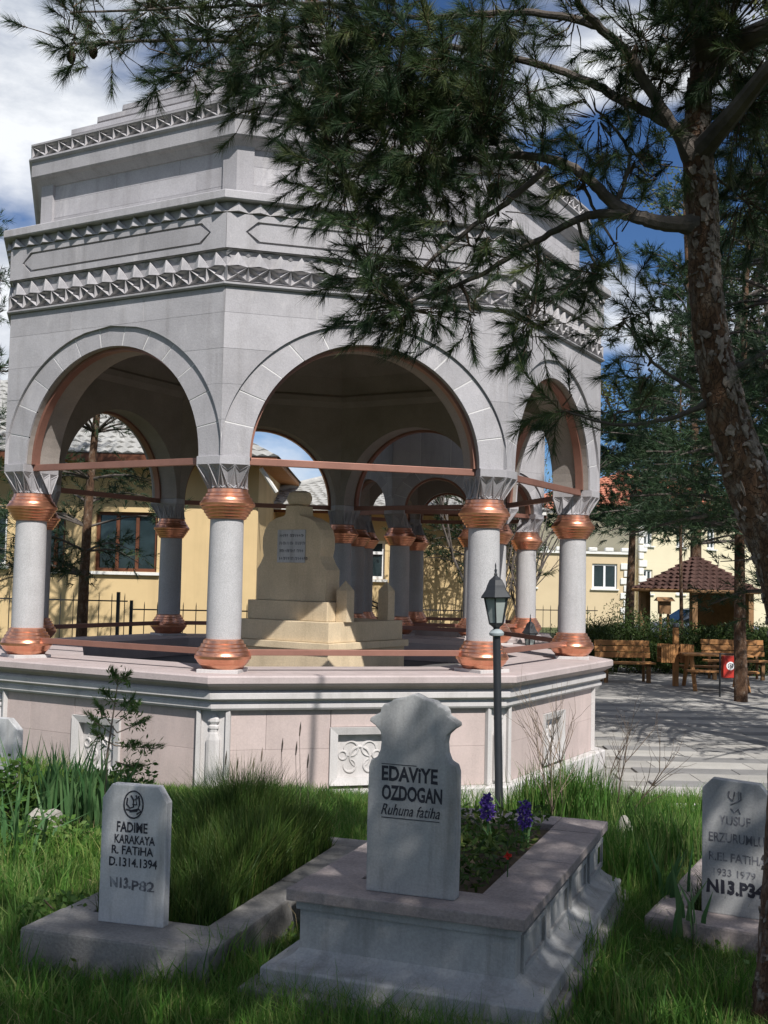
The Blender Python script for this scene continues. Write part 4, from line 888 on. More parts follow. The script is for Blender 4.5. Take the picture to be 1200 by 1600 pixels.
# silver car
def car(label, loc, rz, m):
    t = thing('parked_car', label, 'car', loc, rz)
    sec = [(-2.05, .35, .62, .62), (-2.0, .30, .78, .72), (-1.6, .25, .86, .80), (-.9, .22, .92, .84), (0, .22, .95, .85), (1.0, .22, .95, .85), (1.7, .24, .93, .82), (2.0, .30, .80, .76), (2.08, .38, .66, .70)]
    b = MB(); b.loft([[(x, -w_, z0), (x, -w_ * 1.0, (z0 + z1) / 2), (x, -w_ * .93, z1 - .04), (x, -w_ * .8, z1), (x, w_ * .8, z1), (x, w_ * .93, z1 - .04), (x, w_, (z0 + z1) / 2), (x, w_, z0)] for x, z0, z1, w_ in sec]); bd_ = b.build('body', m, t, True)
    cab = [(-1.05, .90, .76, .0), (-.35, 1.36, .64, 0), (.1, 1.43, .62, 0), (.9, 1.40, .61, 0), (1.45, 1.24, .60, 0), (1.75, .92, .70, 0)]
    b = MB(); b.loft([[(x, -.77, .88), (x, -w_, z1 - .05), (x, -w_ * .85, z1), (x, w_ * .85, z1), (x, w_, z1 - .05), (x, .77, .88)] for x, z1, w_, _ in cab]); b.build('cabin', m, t, True)
    for s in (-1, 1):
        for a, c_ in ((-.85, -.05), (.02, .75), (.82, 1.4)):
            f = lambda x, h: (x, s * (.782 - h * .30), .90 + h)
            ht = lambda x: min(.40, max(.05, (x + 1.05) * .62)) if x < 0 else min(.40, (1.75 - x) * .8)
            MB().add([f(a, .02), f(c_, .02), f(c_, max(.06, ht(c_) - .04)), f(a, max(.06, ht(a) - .04))], [(0, 1, 2, 3)]).build('side_window', 'pane', t)
        for x in (-1.3, 1.3):
            w0 = MB().lathe([(.02, -.1), (.30, -.1), (.32, -.07), (.32, .07), (.30, .1), (.02, .1)], 20).build('wheel', 'rubber', t, True); w0.rotation_euler = (PI / 2, 0, 0); w0.location = (x, s * .76, .32)
            MB().lathe([(.0, .1), (.19, .11), (.2, .10)], 16, cap=False).build('rim', 'pale_metal', w0)
    MB().add([(-1.03, -.66, .93), (-1.03, .66, .93), (-.40, .55, 1.34), (-.40, -.55, 1.34)], [(0, 1, 2, 3)]).build('windscreen', 'pane', t).location = (-.02, 0, .015)
    for s in (-1, 1): MB().cbox((-2.0, s * .55, .66), (.1, .28, .12)).build('headlight', 'lamp_glass', t, bevel=.03)
    return t
car('silver car parked beyond the hedge in front of the cream house', (X(1090, 40), 40, -.34), R(8), 'car_silver')

# ------------------------------------------------------------------ iron fences
def fence(label, a, b, z0, h, post_every=3.0, picket=.24, rings=True):
    a = Vector((a[0], a[1], z0)); b = Vector((b[0], b[1], z0)); d = b - a; ln = d.length
    t = thing('iron_fence', label, 'fence', a, math.atan2(d.y, d.x))
    for z in (.18, h - .12): MB().box(0, ln, -.012, .012, z, z + .025).build('rail', 'black_metal', t)
    pm = MB().tube([(0, 0, .1), (0, 0, h - .03), (0, 0, h + .04)], [.009, .009, .002], 5).mesh('picket', 'black_metal'); k = 0
    q = picket
    while q < ln: o = link('picket', pm, t); o.location.x = q; q += picket
    pm = MB().box(-.03, .03, -.03, .03, -.1, h + .06).mesh('post', 'black_metal'); q = 0
    while q < ln + .1: o = link('post', pm, t); o.location.x = min(q, ln); q += post_every
    if rings:
        rm = MB().tube([(.07 * math.cos(2 * PI * i / 10), 0, .42 + .07 * math.sin(2 * PI * i / 10)) for i in range(11)], .008, 4).mesh('scroll_ring', 'black_metal'); q = picket / 2
        while q < ln: o = link('scroll_ring', rm, t); o.location.x = q; q += picket * 2
    return t
fence('black iron fence section in front of the brown timber windows', (X(-60, 21), 21), (X(204, 21), 21), -.3, Z(928, 21, 100) + .3)
fence('lower black iron fence section stepping down towards the monument', (X(210, 21.05), 21.05), (X(420, 21.5), 21.5), -.3, Z(945, 21, 300) + .3)
fence('black iron fence in front of the yellow wall behind the small canopy', (X(560, 25.5), 25.5), (X(790, 25.5), 25.5), -.34, Z(945, 25.5, 650) + .34)
fence('black iron fence beside the hedge in front of the beige house', (X(780, 32), 32), (X(936, 33), 33), -.34, Z(948, 33, 920) + .34, 2.5)
cp = U(567, 932, 24.6); cq = U(640, 928, 24.9); ch = MB()
ch.tube([cp.lerp(cq, i / 12) + Vector((0, 0, -.20 * math.sin(PI * i / 12))) for i in range(13)], .018, 5); ch.tube([cp.lerp(cq, i / 12) + Vector((0, .05, -.05 - .26 * math.sin(PI * i / 12))) for i in range(13)], .018, 5)
tag(ch.build('chain', 'black_metal'), 'black chain hanging from the small lamp post by the yellow wall', 'chain')

# ------------------------------------------------------------------ vegetation
def smooth_path(pts, n=6):
    P = [Vector(p) for p in pts]; out = []
    for i in range(len(P) - 1):
        a, b, c, d = P[max(i - 1, 0)], P[i], P[i + 1], P[min(i + 2, len(P) - 1)]
        for k in range(n):
            t = k / n; out.append(.5 * ((2 * b) + (c - a) * t + (2 * a - 5 * b + 4 * c - d) * t * t + (3 * b - a - 3 * c + d) * t ** 3))
    return out + [P[-1]]
def tapered(path, r0, r1, wob=0.):
    n = len(path); path = [p + Vector((random.uniform(-wob, wob), random.uniform(-wob, wob), random.uniform(-wob, wob) * .5)) if 0 < i < n - 1 else p for i, p in enumerate(path)]
    return path, [r0 + (r1 - r0) * (i / (n - 1)) ** .8 for i in range(n)]
def V3(a): return np.array([list(p) for p in a], float)

# --- the big pine beside the graves
tpx = [(1228, 1600, 5.0, .145), (1232, 1500, 5.0, .13), (1242, 1300, 5.0, .125), (1252, 1080, 5.0, .12), (1226, 900, 5.0, .112), (1178, 775, 5.0, .103), (1136, 650, 5.0, .09), (1110, 520, 5.02, .074), (1099, 410, 5.03, .068), (1096, 310, 5.05, .070), (1088, 220, 5.08, .062), (1094, 120, 5.12, .05), (1108, 0, 5.2, .045), (1120, -160, 5.3, .04), (1130, -420, 5.4, .03), (1135, -700, 5.4, .015)]
base = ground_hit(1230, 1585, -.05)
bigpine = thing('pine_tree', 'large leaning pine with flaking bark overhanging the graves', 'tree', (base.x, base.y, 0))
B0 = Vector((base.x, base.y, 0))
tp = smooth_path([U(a, b, c) - B0 for a, b, c, _ in tpx], 8); tr = np.interp(np.linspace(0, len(tpx) - 1, len(tp)), range(len(tpx)), [q[3] for q in tpx])
def bark_tube(path, rad, n=28, amp=.10):
    b = MB(); vs = []; up = Vector((.3, .9, .1)); m_ = len(path)
    for i, p in enumerate(path):
        d = (path[min(i + 1, m_ - 1)] - path[max(i - 1, 0)]).normalized(); a = d.cross(up).normalized(); c = d.cross(a)
        for k in range(n):
            t = 2 * PI * k / n; h = math.sin(3 * t + i * .35) * .4 + math.sin(7 * t - i * .9) * .35 + math.sin(5 * t + i * 1.7) * .4 + random.uniform(-.5, .5)
            vs.append(p + (a * math.cos(t) + c * math.sin(t)) * rad[i] * (1 + amp * h * .6))
    fs = [(j * n + i, (j + 1) * n + i, (j + 1) * n + (i + 1) % n, j * n + (i + 1) % n) for j in range(m_ - 1) for i in range(n)]
    return b.add(vs, fs)
tk = bark_tube(tp, tr).build('trunk', 'bark', bigpine, True)
fl = MB()           # flakes of bark standing off the trunk
for q in range(3000):
    i = random.randrange(4, 95); p = tp[i].lerp(tp[i + 1], random.random()); d = (tp[i + 1] - tp[i]).normalized(); a = d.cross(Vector((.3, .9, .1))).normalized(); c = d.cross(a)
    t = random.uniform(0, 2 * PI); nrm = a * math.cos(t) + c * math.sin(t)
    if random.random() < .8 and (nrm.x < -.05): continue
    sd = nrm.cross(d); s1, s2 = random.choice((.006, .009, .013, .02)) * random.uniform(.8, 1.2), random.choice((.008, .013, .02, .034)) * random.uniform(.8, 1.2); o = p + nrm * (tr[i] * random.uniform(.98, 1.03))
    k = random.randint(6, 9); sk = random.uniform(-.6, .6); ring = [o + (sd * (math.cos(2 * PI * j / k) * s1 + sk * s1 * math.sin(2 * PI * j / k)) + d * math.sin(2 * PI * j / k) * s2) * random.uniform(.5, 1.3) for j in range(k)]
    fl.add([r_ + nrm * random.uniform(.001, .007) for r_ in ring] + [r_ - nrm * .01 for r_ in ring], [tuple(range(k))] + [(j, (j + 1) % k, k + (j + 1) % k, k + j) for j in range(k)])
o = fl.build('bark_plates', 'bark_flake', tk); o['kind'] = 'stuff'
limbs = [
 [(1092, 235, 5.06), (1060, 205, 5.03), (1040, 190, 5.03), (960, 150, 5.1), (900, 120, 5.2), (775, 85, 5.35), (620, 65, 5.5), (450, 72, 5.6), (300, 62, 5.65), (130, 68, 5.7)],
 [(1085, 245, 5.06), (1040, 180, 5.0), (985, 90, 4.9), (920, 25, 4.75), (880, -40, 4.6), (800, -150, 4.4)],
 [(1095, 352, 5.04), (1040, 350, 5.0), (1000, 340, 5.0), (960, 320, 5.05), (925, 285, 5.05), (880, 255, 5.1), (800, 243, 5.2), (700, 250, 5.3), (590, 252, 5.4), (500, 270, 5.45)],
 [(985, 336, 5.0), (930, 335, 5.1), (900, 345, 5.12), (835, 378, 5.2), (750, 430, 5.3), (660, 465, 5.35), (570, 485, 5.4)],
 [(855, 262, 5.12), (800, 310, 5.1), (750, 345, 5.15), (680, 400, 5.2), (620, 450, 5.3), (560, 380, 5.4)],
 [(935, 40, 4.8), (850, 22, 4.9), (760, 20, 5.0), (650, 27, 5.2), (500, 5, 5.4), (300, 12, 5.5), (110, 20, 5.6)],
 [(1110, 625, 5.0), (1060, 650, 5.0), (1000, 662, 4.97), (950, 662, 4.93), (890, 645, 4.9)],
 [(1120, 590, 5.0), (1200, 548, 4.95), (1270, 500, 4.9)], [(1085, 610, 5.0), (1030, 575, 5.0), (1000, 540, 5.0), (975, 500, 5.0)],
 [(1095, 140, 5.1), (1140, 90, 5.05), (1200, 60, 5.0), (1290, 0, 4.9)], [(1100, 60, 5.1), (1060, -20, 4.9), (1000, -120, 4.6), (900, -260, 4.2)],
 [(960, 322, 5.05), (985, 250, 5.1), (960, 200, 5.15), (930, 170, 5.2)], [(840, 380, 5.2), (840, 430, 5.2), (828, 500, 5.2)], [(900, 345, 5.12), (925, 400, 5.1), (940, 440, 5.1)],
 [(905, 268, 5.1), (930, 330, 5.1), (960, 380, 5.05)]]
limbs = [[U(*q) - B0 for q in l] for l in limbs]
w3 = lambda *a: [Vector(q) - B0 for q in a]
Tz = lambda z: min(tp, key=lambda p: abs(p.z - z)) + B0
t1, t2, t3, t4 = Tz(3.9), Tz(4.4), Tz(4.9), Tz(5.4)
limbs += [w3(t1, (1.75, 3.9, 4.25), (1.95, 2.6, 4.35), (2.0, 1.3, 4.3)), w3(t2, (2.5, 4.2, 4.6), (3.3, 3.2, 4.7), (4.0, 2.6, 4.7)), w3(t2, (.95, 3.7, 4.75), (.3, 2.6, 4.9), (-.3, 1.7, 4.9)),
          w3(t3, (1.6, 3.4, 5.4), (1.2, 2.0, 5.6), (1.0, .8, 5.6)), w3(t3, (2.8, 4.8, 5.3), (3.8, 4.3, 5.5)), w3(t4, (.6, 4.3, 6.0), (-.4, 3.6, 6.2)), w3(t4, (2.2, 4.0, 6.2), (2.7, 2.8, 6.4))]
rad0 = [.032, .036, .042, .026, .018, .02, .014, .018, .010, .03, .03, .012, .010, .009, .010] + [.035] * 7
lp = []
for l, r0 in zip(limbs, rad0):
    pth, rr = tapered(smooth_path(l, 6), r0, max(.005, r0 * .22), .006); fl_ = min((pth[0] - q_).length for q_ in tp) < .06; rr = [q_ * (1 + .7 * max(0, 1 - i_ / 4)) if fl_ else q_ for i_, q_ in enumerate(rr)]; MB().tube(pth, rr, 9).build('branch', 'bark_grey', bigpine, True); lp += pth
LPn = V3(lp)
E_ = [(105, 66, 42, 28, 5.7, 12), (125, 28, 30, 22, 5.65, 8), (165, 60, 40, 30, 5.65, 10), (235, 40, 60, 50, 5.6, 34), (320, 70, 70, 70, 5.6, 46), (290, 140, 70, 26, 5.5, 18), (395, 140, 55, 50, 5.5, 30), (410, 50, 70, 60, 5.5, 50),
 (510, 100, 75, 95, 5.4, 70), (530, 215, 55, 60, 5.4, 38), (600, 50, 90, 65, 5.4, 60), (620, 170, 90, 85, 5.3, 80), (700, 130, 70, 90, 5.3, 60), (545, 285, 70, 32, 5.35, 26), (650, 275, 80, 45, 5.3, 48), (750, 205, 55, 55, 5.2, 36), (770, 120, 60, 60, 5.25, 26), (790, 40, 60, 40, 5.0, 16), (845, 225, 45, 32, 5.1, 14),
 (585, 440, 50, 60, 5.4, 34), (640, 492, 70, 26, 5.4, 28), (690, 430, 55, 45, 5.3, 20), (555, 385, 35, 24, 5.4, 8), (745, 395, 45, 40, 5.2, 12), (828, 500, 36, 44, 5.2, 24), (840, 430, 30, 30, 5.2, 8), (925, 425, 36, 30, 5.1, 14), (740, 500, 22, 22, 5.2, 5), (870, 640, 26, 18, 4.9, 9), (895, 300, 40, 30, 5.1, 8), (660, 350, 50, 30, 5.2, 10), (780, 330, 50, 40, 5.15, 8),
 (930, 185, 60, 50, 5.15, 18), (1000, 60, 60, 50, 4.9, 20), (1130, 50, 90, 70, 5.0, 70), (1040, 120, 50, 50, 5.0, 14), (1170, 180, 60, 90, 5.2, 46), (1000, 250, 45, 45, 5.2, 14), (1180, 330, 50, 70, 5.4, 30), (985, 495, 36, 36, 5.0, 10), (1010, 575, 40, 36, 5.0, 8), (960, 640, 30, 16, 4.95, 4), (900, 20, 50, 30, 4.8, 8), (1200, 560, 50, 40, 4.95, 10), (960, 380, 24, 20, 5.05, 5)]
SP, SD, SL, hubs, cones = [], [], [], [], []
for px, py, rx, ry, d, n_ in E_:
    if 180 < px < 450: py -= 26; ry *= .75; n_ = int(n_ * .85)
    cen = U(px, py, d) - B0; sx, sy = rx * d / F, ry * d / F
    j = np.argmin(((LPn - np.array(cen)) ** 2).sum(1)); hub = Vector(LPn[j]); hubs.append((hub, cen.lerp(hub, .25), .009))
    for q in range(int(n_ * (1.45 if px < 450 else 1.8 if py < 310 else 1.45))):
        v = np.array([rng.normal() * .55, rng.normal() * .75, rng.normal() * .55]); b = cen + Vector((v[0] * sx, v[1] * .32, v[2] * sy))
        out = (b - hub); out = out.normalized() if out.length > .02 else Vector((-1, 0, 0))
        dr = Vector((-.35, 0, .05)) + out * .7 + Vector(rng.normal(size=3) * .55); dr.normalize(); ln = random.uniform(.09, .20)
        SP.append(b); SD.append(dr); SL.append(ln); hubs.append((cen.lerp(hub, .25).lerp(b, random.uniform(.1, .4)), b, .0035))
        if random.random() < .02: cones.append(b + dr * .05)
nvis = len(SP)
for l in limbs[-7:]:                      # the part of the crown above the picture
    pth = smooth_path(l, 10)
    for q in range(80):
        p = pth[random.randrange(8, len(pth))] + Vector(rng.normal(size=3) * .27); dr = Vector(rng.normal(size=3)); dr.z *= .4; dr.normalize(); SP.append(p); SD.append(dr); SL.append(random.uniform(.15, .28))
SP, SD, SL = V3(SP), V3(SD), np.array(SL)
A_ = needles(SP[:nvis], SD[:nvis], SL[:nvis], 140, .092, .0025, (25, 62)); B_ = needles(SP[nvis:], SD[nvis:], SL[nvis:], 120, .12, .0042, (25, 65))
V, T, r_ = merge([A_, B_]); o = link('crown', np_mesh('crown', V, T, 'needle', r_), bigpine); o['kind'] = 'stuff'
tw = MB()
for a, b, r0 in hubs:
    m_ = a.lerp(b, .5) + Vector(rng.normal(size=3) * .012); tw.tube([a, m_, b], [r0, r0 * .8, r0 * .5], 4, False)
for p, d, l in zip(SP, SD, SL): tw.tube([p, p + d * l * .95], [.0032, .0018], 4, False)
o = tw.build('twigs', 'twig', bigpine, fix=False); o['kind'] = 'stuff'
cm = MB(); cm.lathe([(.004, 0), (.02, .012), (.026, .03), (.02, .055), (.006, .07)], 10); cme = cm.mesh('cone', 'cone', True)
for c in [U(770, 285, 5.2) - B0, U(145, 70, 5.65) - B0, U(640, 300, 5.2) - B0] + cones[:2]: o = link('pine_cone', cme, bigpine); o.location = c; o.rotation_euler = (random.uniform(2, 4), random.uniform(-.5, .5), 0)

# --- conifers further away
def conifer(label, x, y, h, r0, crown0, spread, n_wh, dens=1., lean=(0, 0), nw=.013, nl=.17, per=26, group='pines around the plaza', z0=-.34, bare=0, seed=1, gaps=.0):
    rs = random.Random(seed); t = thing('pine_tree', label, 'tree', (x, y, z0), 0, group)
    top = Vector((lean[0], lean[1], h)); mid = Vector((lean[0] * .3 + rs.uniform(-.15, .15), lean[1] * .3, h * .45)); pth = smooth_path([Vector((0, 0, -.1)), mid, top], 12)
    rr = [r0 * (1 - .85 * i / (len(pth) - 1)) for i in range(len(pth))]; bark_tube(pth, rr, 12, .12).build('trunk', 'bark', t, True)
    P_, D_, L_ = [], [], []; br = MB()
    for w_ in range(n_wh):
        f = (w_ + rs.random() * .7) / n_wh; z = crown0 + (h - crown0) * f; c = min(pth, key=lambda p: abs(p.z - z)); nb = rs.randint(4, 6)
        for b in range(nb):
            if rs.random() < gaps: continue
            a = rs.uniform(0, 2 * PI); ln = spread * (1 - f) ** .7 * rs.uniform(.55, 1.1) + .25; dr = Vector((math.cos(a), math.sin(a), rs.uniform(-.05, .35) + .3 * f)).normalized()
            e = c + dr * ln; e.z -= .12 * ln; q = c.lerp(e, .5) + Vector((0, 0, .08 * ln)); p_ = smooth_path([c, q, e], 4); br.tube(p_, [r0 * .22 * (1 - .8 * k / (len(p_) - 1)) for k in range(len(p_))], 5, False)
            ns = max(3, int(ln * 9 * dens))
            for k in range(ns):
                f2 = .25 + .75 * rs.random() ** .8; pt = c.lerp(e, f2) + Vector((0, 0, .3 * ln * f2 * (1 - f2))) + Vector((rs.gauss(0, .13), rs.gauss(0, .13), rs.gauss(0, .09))) * (ln * .5 + .3)
                P_.append(pt); d = dr * .6 + Vector((rs.gauss(0, .5), rs.gauss(0, .5), rs.gauss(.15, .35))); D_.append(d.normalized()); L_.append(rs.uniform(.18, .38))
    br.build('branches', 'bark_grey', t, fix=False)['kind'] = 'stuff'
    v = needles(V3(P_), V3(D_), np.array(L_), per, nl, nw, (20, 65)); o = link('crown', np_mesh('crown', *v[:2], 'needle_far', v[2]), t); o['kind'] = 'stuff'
    return t
conifer('slender pine with bare lower trunk in front of the brown timber windows', X(133, 19.6), 19.6, 9.5, .115, 2.0, 1.7, 19, 1.1, (.5, .2), seed=3, gaps=.08, nw=.012)
conifer('pine at the left corner of the yellow house', X(-40, 23), 22.6, 9.5, .16, 2.6, 1.25, 15, 1.0, seed=4)
conifer('young pine in front of the yellow wall behind the small canopy', X(735, 26.3), 26.3, 5.6, .09, 2.3, 1.9, 11, .9, seed=5)
conifer('tall pine with thick dark trunk between gazebo and cream house', X(1089, 36), 36, 15.5, .23, 3.2, 4.2, 20, 1.5, (-.5, 0), .022, .26, seed=6, gaps=.12)
conifer('thin stemmed pine in front of the gazebo', X(1069, 28.4), 28.4, 9.0, .06, 3.6, 1.9, 13, 1.3, (-.1, 0), .016, seed=7, gaps=.2)
conifer('straight pine trunk beside the red sign', X(1160, 21.6), 21.6, 10.5, .135, 2.9, 2.3, 19, 1.5, (.2, .1), seed=8, gaps=.1)
conifer('dense dark pine at the edge of the plaza behind the leaning trunk', X(1235, 15.5), 15.5, 11.5, .2, 2.2, 2.2, 27, 2.0, (.1, 0), .012, seed=9)
conifer('bushy pine beside the gazebo with boughs over the beige house', X(985, 41), 41, 9.6, .2, 4.0, 3.3, 15, 1.5, (.4, 0), .026, .28, seed=12, gaps=.1)
for i, (x, y, h, lb) in enumerate(((6.9, 13.4, 9.0, 'pine shading the near end of the plaza'), (8.6, 16.6, 10.0, 'tall pine shading the middle of the plaza'), (8.7, 20.8, 10.5, 'spreading pine shading the benches'), (9.9, 24.0, 11.0, 'pine shading the hedge'), (12.4, 17.4, 12.0, 'tallest pine beyond the plaza edge'))): conifer(lb, x, y, h, .2, 2.5, 2.4, 14, .9, seed=20 + i, nw=.022, per=20)
conifer('broad pine whose crown shades the three graves', 4.1, .3, 9.0, .22, 3.3, 3.4, 16, 1.9, seed=31, nw=.011, nl=.14, per=42, gaps=.12, z0=0, lean=(-.6, .3))
conifer('unseen pine added behind the viewpoint to deepen shade on the right graves', 5.6, -2.6, 9.5, .22, 3.4, 3.1, 15, 2.0, seed=33, nw=.011, nl=.14, per=36, z0=0)  # out of view, added to darken the right foreground
conifer('unseen pine added behind the viewpoint to block sky light', -2.6, -4.2, 9.5, .22, 3.6, 2.8, 12, 1.3, seed=34, nw=.013, nl=.14, per=30, z0=0)  # out of view, added only to cut sky fill over the graves
conifer('second pine beside the graves casting broken shade', 1.7, -1.5, 8.6, .22, 4.0, 2.6, 13, 1.6, seed=32, nw=.011, nl=.14, per=42, gaps=.08, z0=0)
# poplar, pale and thin
def broadleaf(label, x, y, h, r0, spread, n_leaf, size, leafm, z0=-.34, seed=1, bare=False, stems=1, cat='tree', name='leafy_tree', bmat='bark_grey', c0=.25, maxlev=4):
    rs = random.Random(seed); t = thing(name, label, cat, (x, y, z0)); ends = []; br = MB()
    def grow(p, d, ln, r, lev):
        n_ = 5; pts = [p]; dd = d.copy()
        for i in range(n_): dd = (dd + Vector((rs.gauss(0, .10), rs.gauss(0, .10), .05))).normalized(); pts.append(pts[-1] + dd * ln / n_)
        br.tube(pts, [r * (1 - .55 * i / n_) for i in range(n_ + 1)], 6 if lev < 2 else 4, False)
        if lev > 1: ends.extend(pts[2:])
        if lev < maxlev:
            for k in range(3 if lev else 7):
                i = rs.randint(1, n_) if lev else rs.randint(max(1, int(c0 * n_)), n_); a = rs.uniform(0, 2 * PI); e = dd.orthogonal().normalized(); e = Matrix.Rotation(a, 3, dd) @ e
                grow(pts[i], (dd * .8 + e * spread).normalized(), ln * rs.uniform(.42, .62), r * .5, lev + 1)
    for s in range(stems): grow(Vector((rs.gauss(0, .1), rs.gauss(0, .1), -.05)) if stems > 1 else Vector((0, 0, -.1)), Vector((rs.gauss(0, .22) if stems > 1 else 0, rs.gauss(0, .15) if stems > 1 else 0, 1)).normalized(), h * (.62 if stems > 1 else .8), r0, 0)
    o = br.build('trunk', bmat, t, fix=False); 
    if n_leaf:
        E2 = V3(ends); P = E2[rng.integers(0, len(E2), n_leaf)] + rng.normal(size=(n_leaf, 3)) * size * 1.2; v = leaves(P, size); o = link('crown', np_mesh('crown', *v[:2], leafm, v[2]), t); o['kind'] = 'stuff'
    return t
broadleaf('tall pale spring poplar far behind the houses', X(1018, 66), 66, 24, .35, .38, 9000, .26, 'poplar', seed=2)
broadleaf('pale spring poplar far beyond the pines', X(1150, 70), 70, 26, .35, .4, 9000, .28, 'poplar', seed=5)
broadleaf('bare many stemmed tree in front of the yellow wall', 2.75, 25.3, 6.2, .05, .35, 900, .09, 'poplar', seed=8, stems=5, c0=.4)
# --- hedge of junipers
for i, (px, d, w_, h) in enumerate(((925, 28.0, .75, 1.35), (965, 28.6, .85, 1.55), (1003, 28.2, .8, 1.35), (1045, 28.6, .85, 1.25), (1085, 28.2, .85, 1.2), (1125, 28.6, .9, 1.35), (1165, 28.4, .9, 1.3), (1205, 28.8, .9, 1.4), (905, 29.5, .8, 1.25))):
    names = ['spreading juniper at the foot of the beige house fence', 'tallest juniper behind the timber bench', 'juniper between the bench and the litter bin', 'juniper behind the litter bin under the notice box', 'juniper behind the left end of the picnic table', 'juniper behind the red sign', 'juniper behind the straight pine trunk', 'juniper at the right end of the hedge', 'low juniper in front of the black iron fence']
    t = thing('juniper', names[i], 'shrub', (X(px, d), d, -.34), 0, 'junipers along the plaza')
    n_ = 9000; v = norm(rng.normal(size=(n_, 3))) * (rng.random((n_, 1)) ** .35); rad = 1 + .22 * np.sin(v[:, :1] * 5 + i) + .2 * np.sin(v[:, 1:2] * 7 + 2 * i) + .25 * np.sin(v[:, 2:] * 6 + i)
    P = v * rad * [w_, w_ * .8, h * .5] + [0, 0, h * .48]; P = P[P[:, 2] > .02]; lv = leaves(P, .085, 1.4, .28)
    o = link('foliage', np_mesh('foliage', *lv[:2], 'juniper', lv[2]), t); o['kind'] = 'stuff'
    st = MB()
    for k in range(5): a = random.uniform(0, 2 * PI); st.tube([(0, 0, -.05), (.2 * math.cos(a), .2 * math.sin(a), h * .3), (.5 * w_ * math.cos(a), .5 * w_ * math.sin(a), h * .7)], [.03, .02, .006], 5)
    st.build('stem', 'bark_grey', t)

# --- grass
inv = {}
def in_box(o, P, x0, x1, y0, y1):
    c, s = math.cos(-o.rotation_euler.z), math.sin(-o.rotation_euler.z); dx, dy = P[:, 0] - o.location.x, P[:, 1] - o.location.y; lx, ly = dx * c - dy * s, dx * s + dy * c
    return (lx > x0) & (lx < x1) & (ly > y0) & (ly < y1)
def gzv(P):
    f = lambda x, a, b: (lambda t: t * t * (3 - 2 * t))(np.clip((x - a) / (b - a), 0, 1))
    return -f(P[:, 1], 7.6, 10.4) * (.12 + .22 * f(P[:, 0], -1.0, 1.6))
def nz(P, s, o=0.): return .5 + .25 * (np.sin(P[:, 0] * s + o + 1.7 * np.sin(P[:, 1] * s * .7 + o)) + np.sin(P[:, 1] * s * 1.3 - o + 1.3 * np.sin(P[:, 0] * s * .6)))
def keep(P):
    k = ~(in_box(g1, P, -.13, Wd + .11, -.12, Ln + .09) | in_box(g2, P, .02, lw - .02, .02, GL2 - .02) | in_box(g3, P, .02, lw3 - .02, .02, 2.16))
    k &= np.hypot(P[:, 0] + 1.0876, P[:, 1] - 14.193) > 3.66; k &= ~((P[:, 0] > 2.3) & (P[:, 1] > 11.7)); k &= ~((P[:, 1] > 11.9) & (P[:, 0] > 1.5)); return k
def scatter(n_, y0, y1, pad=.5):
    y = rng.uniform(y0, y1, n_ * 2); x = rng.uniform(-1, 1, n_ * 2) * (.36 * y + pad); P = np.stack([x, y, np.zeros_like(x)], 1)
    acc = rng.random(n_ * 2) < (.36 * y + pad) / (.36 * y1 + pad); P = P[acc]; P = P[keep(P)]; P[:, 2] = gzv(P) - .015; return P
parts = []
P = scatter(110000, 2.9, 7.0); P = P[rng.random(len(P)) < .25 + 1.1 * nz(P, 3.1, 4.)]; H = (.05 + .24 * nz(P, 2.3) ** 1.5 * rng.random(len(P)) + .06 * rng.random(len(P))); parts.append(blades(P, H, rng.uniform(.0025, .0055, len(P)), rng.uniform(.1, .8, len(P))))
P = scatter(95000, 7.0, 12.0); P = P[rng.random(len(P)) < .3 + 1.0 * nz(P, 2.6, 1.)]; H = (.06 + .30 * nz(P, 1.9, 2.) ** 1.4 * rng.random(len(P)) + .05 * rng.random(len(P))); parts.append(blades(P, H, rng.uniform(.004, .009, len(P)), rng.uniform(.1, .7, len(P))))
V, T, r_ = merge(parts); tag(link('meadow_grass', np_mesh('meadow_grass', V, T, 'grass', r_)), 'long green grass growing between the graves', 'grass', kind='stuff')
def tuft(cx, cy, rx, ry, n_, h0, h1, w_, lean, z=None):
    a = rng.normal(size=(n_, 2)) * [rx, ry] * .6 + [cx, cy]; P = np.concatenate([a, np.zeros((n_, 1))], 1); P[:, 2] = gzv(P) - .01 if z is None else z
    H = rng.uniform(h0, h1, n_) * np.exp(-.5 * (((a - [cx, cy]) / [rx, ry]) ** 2).sum(1)) ** .5; return blades(P, np.maximum(H, .08), rng.uniform(.7, 1.3, n_) * w_, rng.uniform(lean[0], lean[1], n_))
# tall grass in the left grave
def loc_pts(o, n_, x0, x1, y0, y1):
    lx, ly = rng.uniform(x0, x1, n_), rng.uniform(y0, y1, n_); c, s = math.cos(o.rotation_euler.z), math.sin(o.rotation_euler.z)
    return np.stack([o.location.x + lx * c - ly * s, o.location.y + lx * s + ly * c, np.zeros(n_)], 1)
P = loc_pts(g2, 20000, .17, lw - .20, .38, GL2 - .22); P[:, 2] = .11; 
cq = np.array([g2.location.x, g2.location.y]) + np.array(rotp((lw * .52, 1.45), g2.rotation_euler.z)); dq = np.hypot((P[:, 0] - cq[0]) * 1.5, P[:, 1] - cq[1])
H = (.20 + .68 * np.exp(-(dq / .75) ** 2) * (.45 + .55 * nz(P, 4.5, 1.))) * (.45 + .65 * rng.random(len(P)))
V, T, r_ = blades(P, H, rng.uniform(.004, .008, len(P)), rng.uniform(.05, .55, len(P))); tag(link('tall_grass', np_mesh('tall_grass', V, T, 'grass_deep', r_)), 'dense tall dark grass filling the concrete grave surround', 'grass', kind='stuff')
P = loc_pts(g3, 3500, .17, lw3 - .17, .28, 2.0); P[:, 2] = .05; H = .10 + .20 * rng.random(len(P))
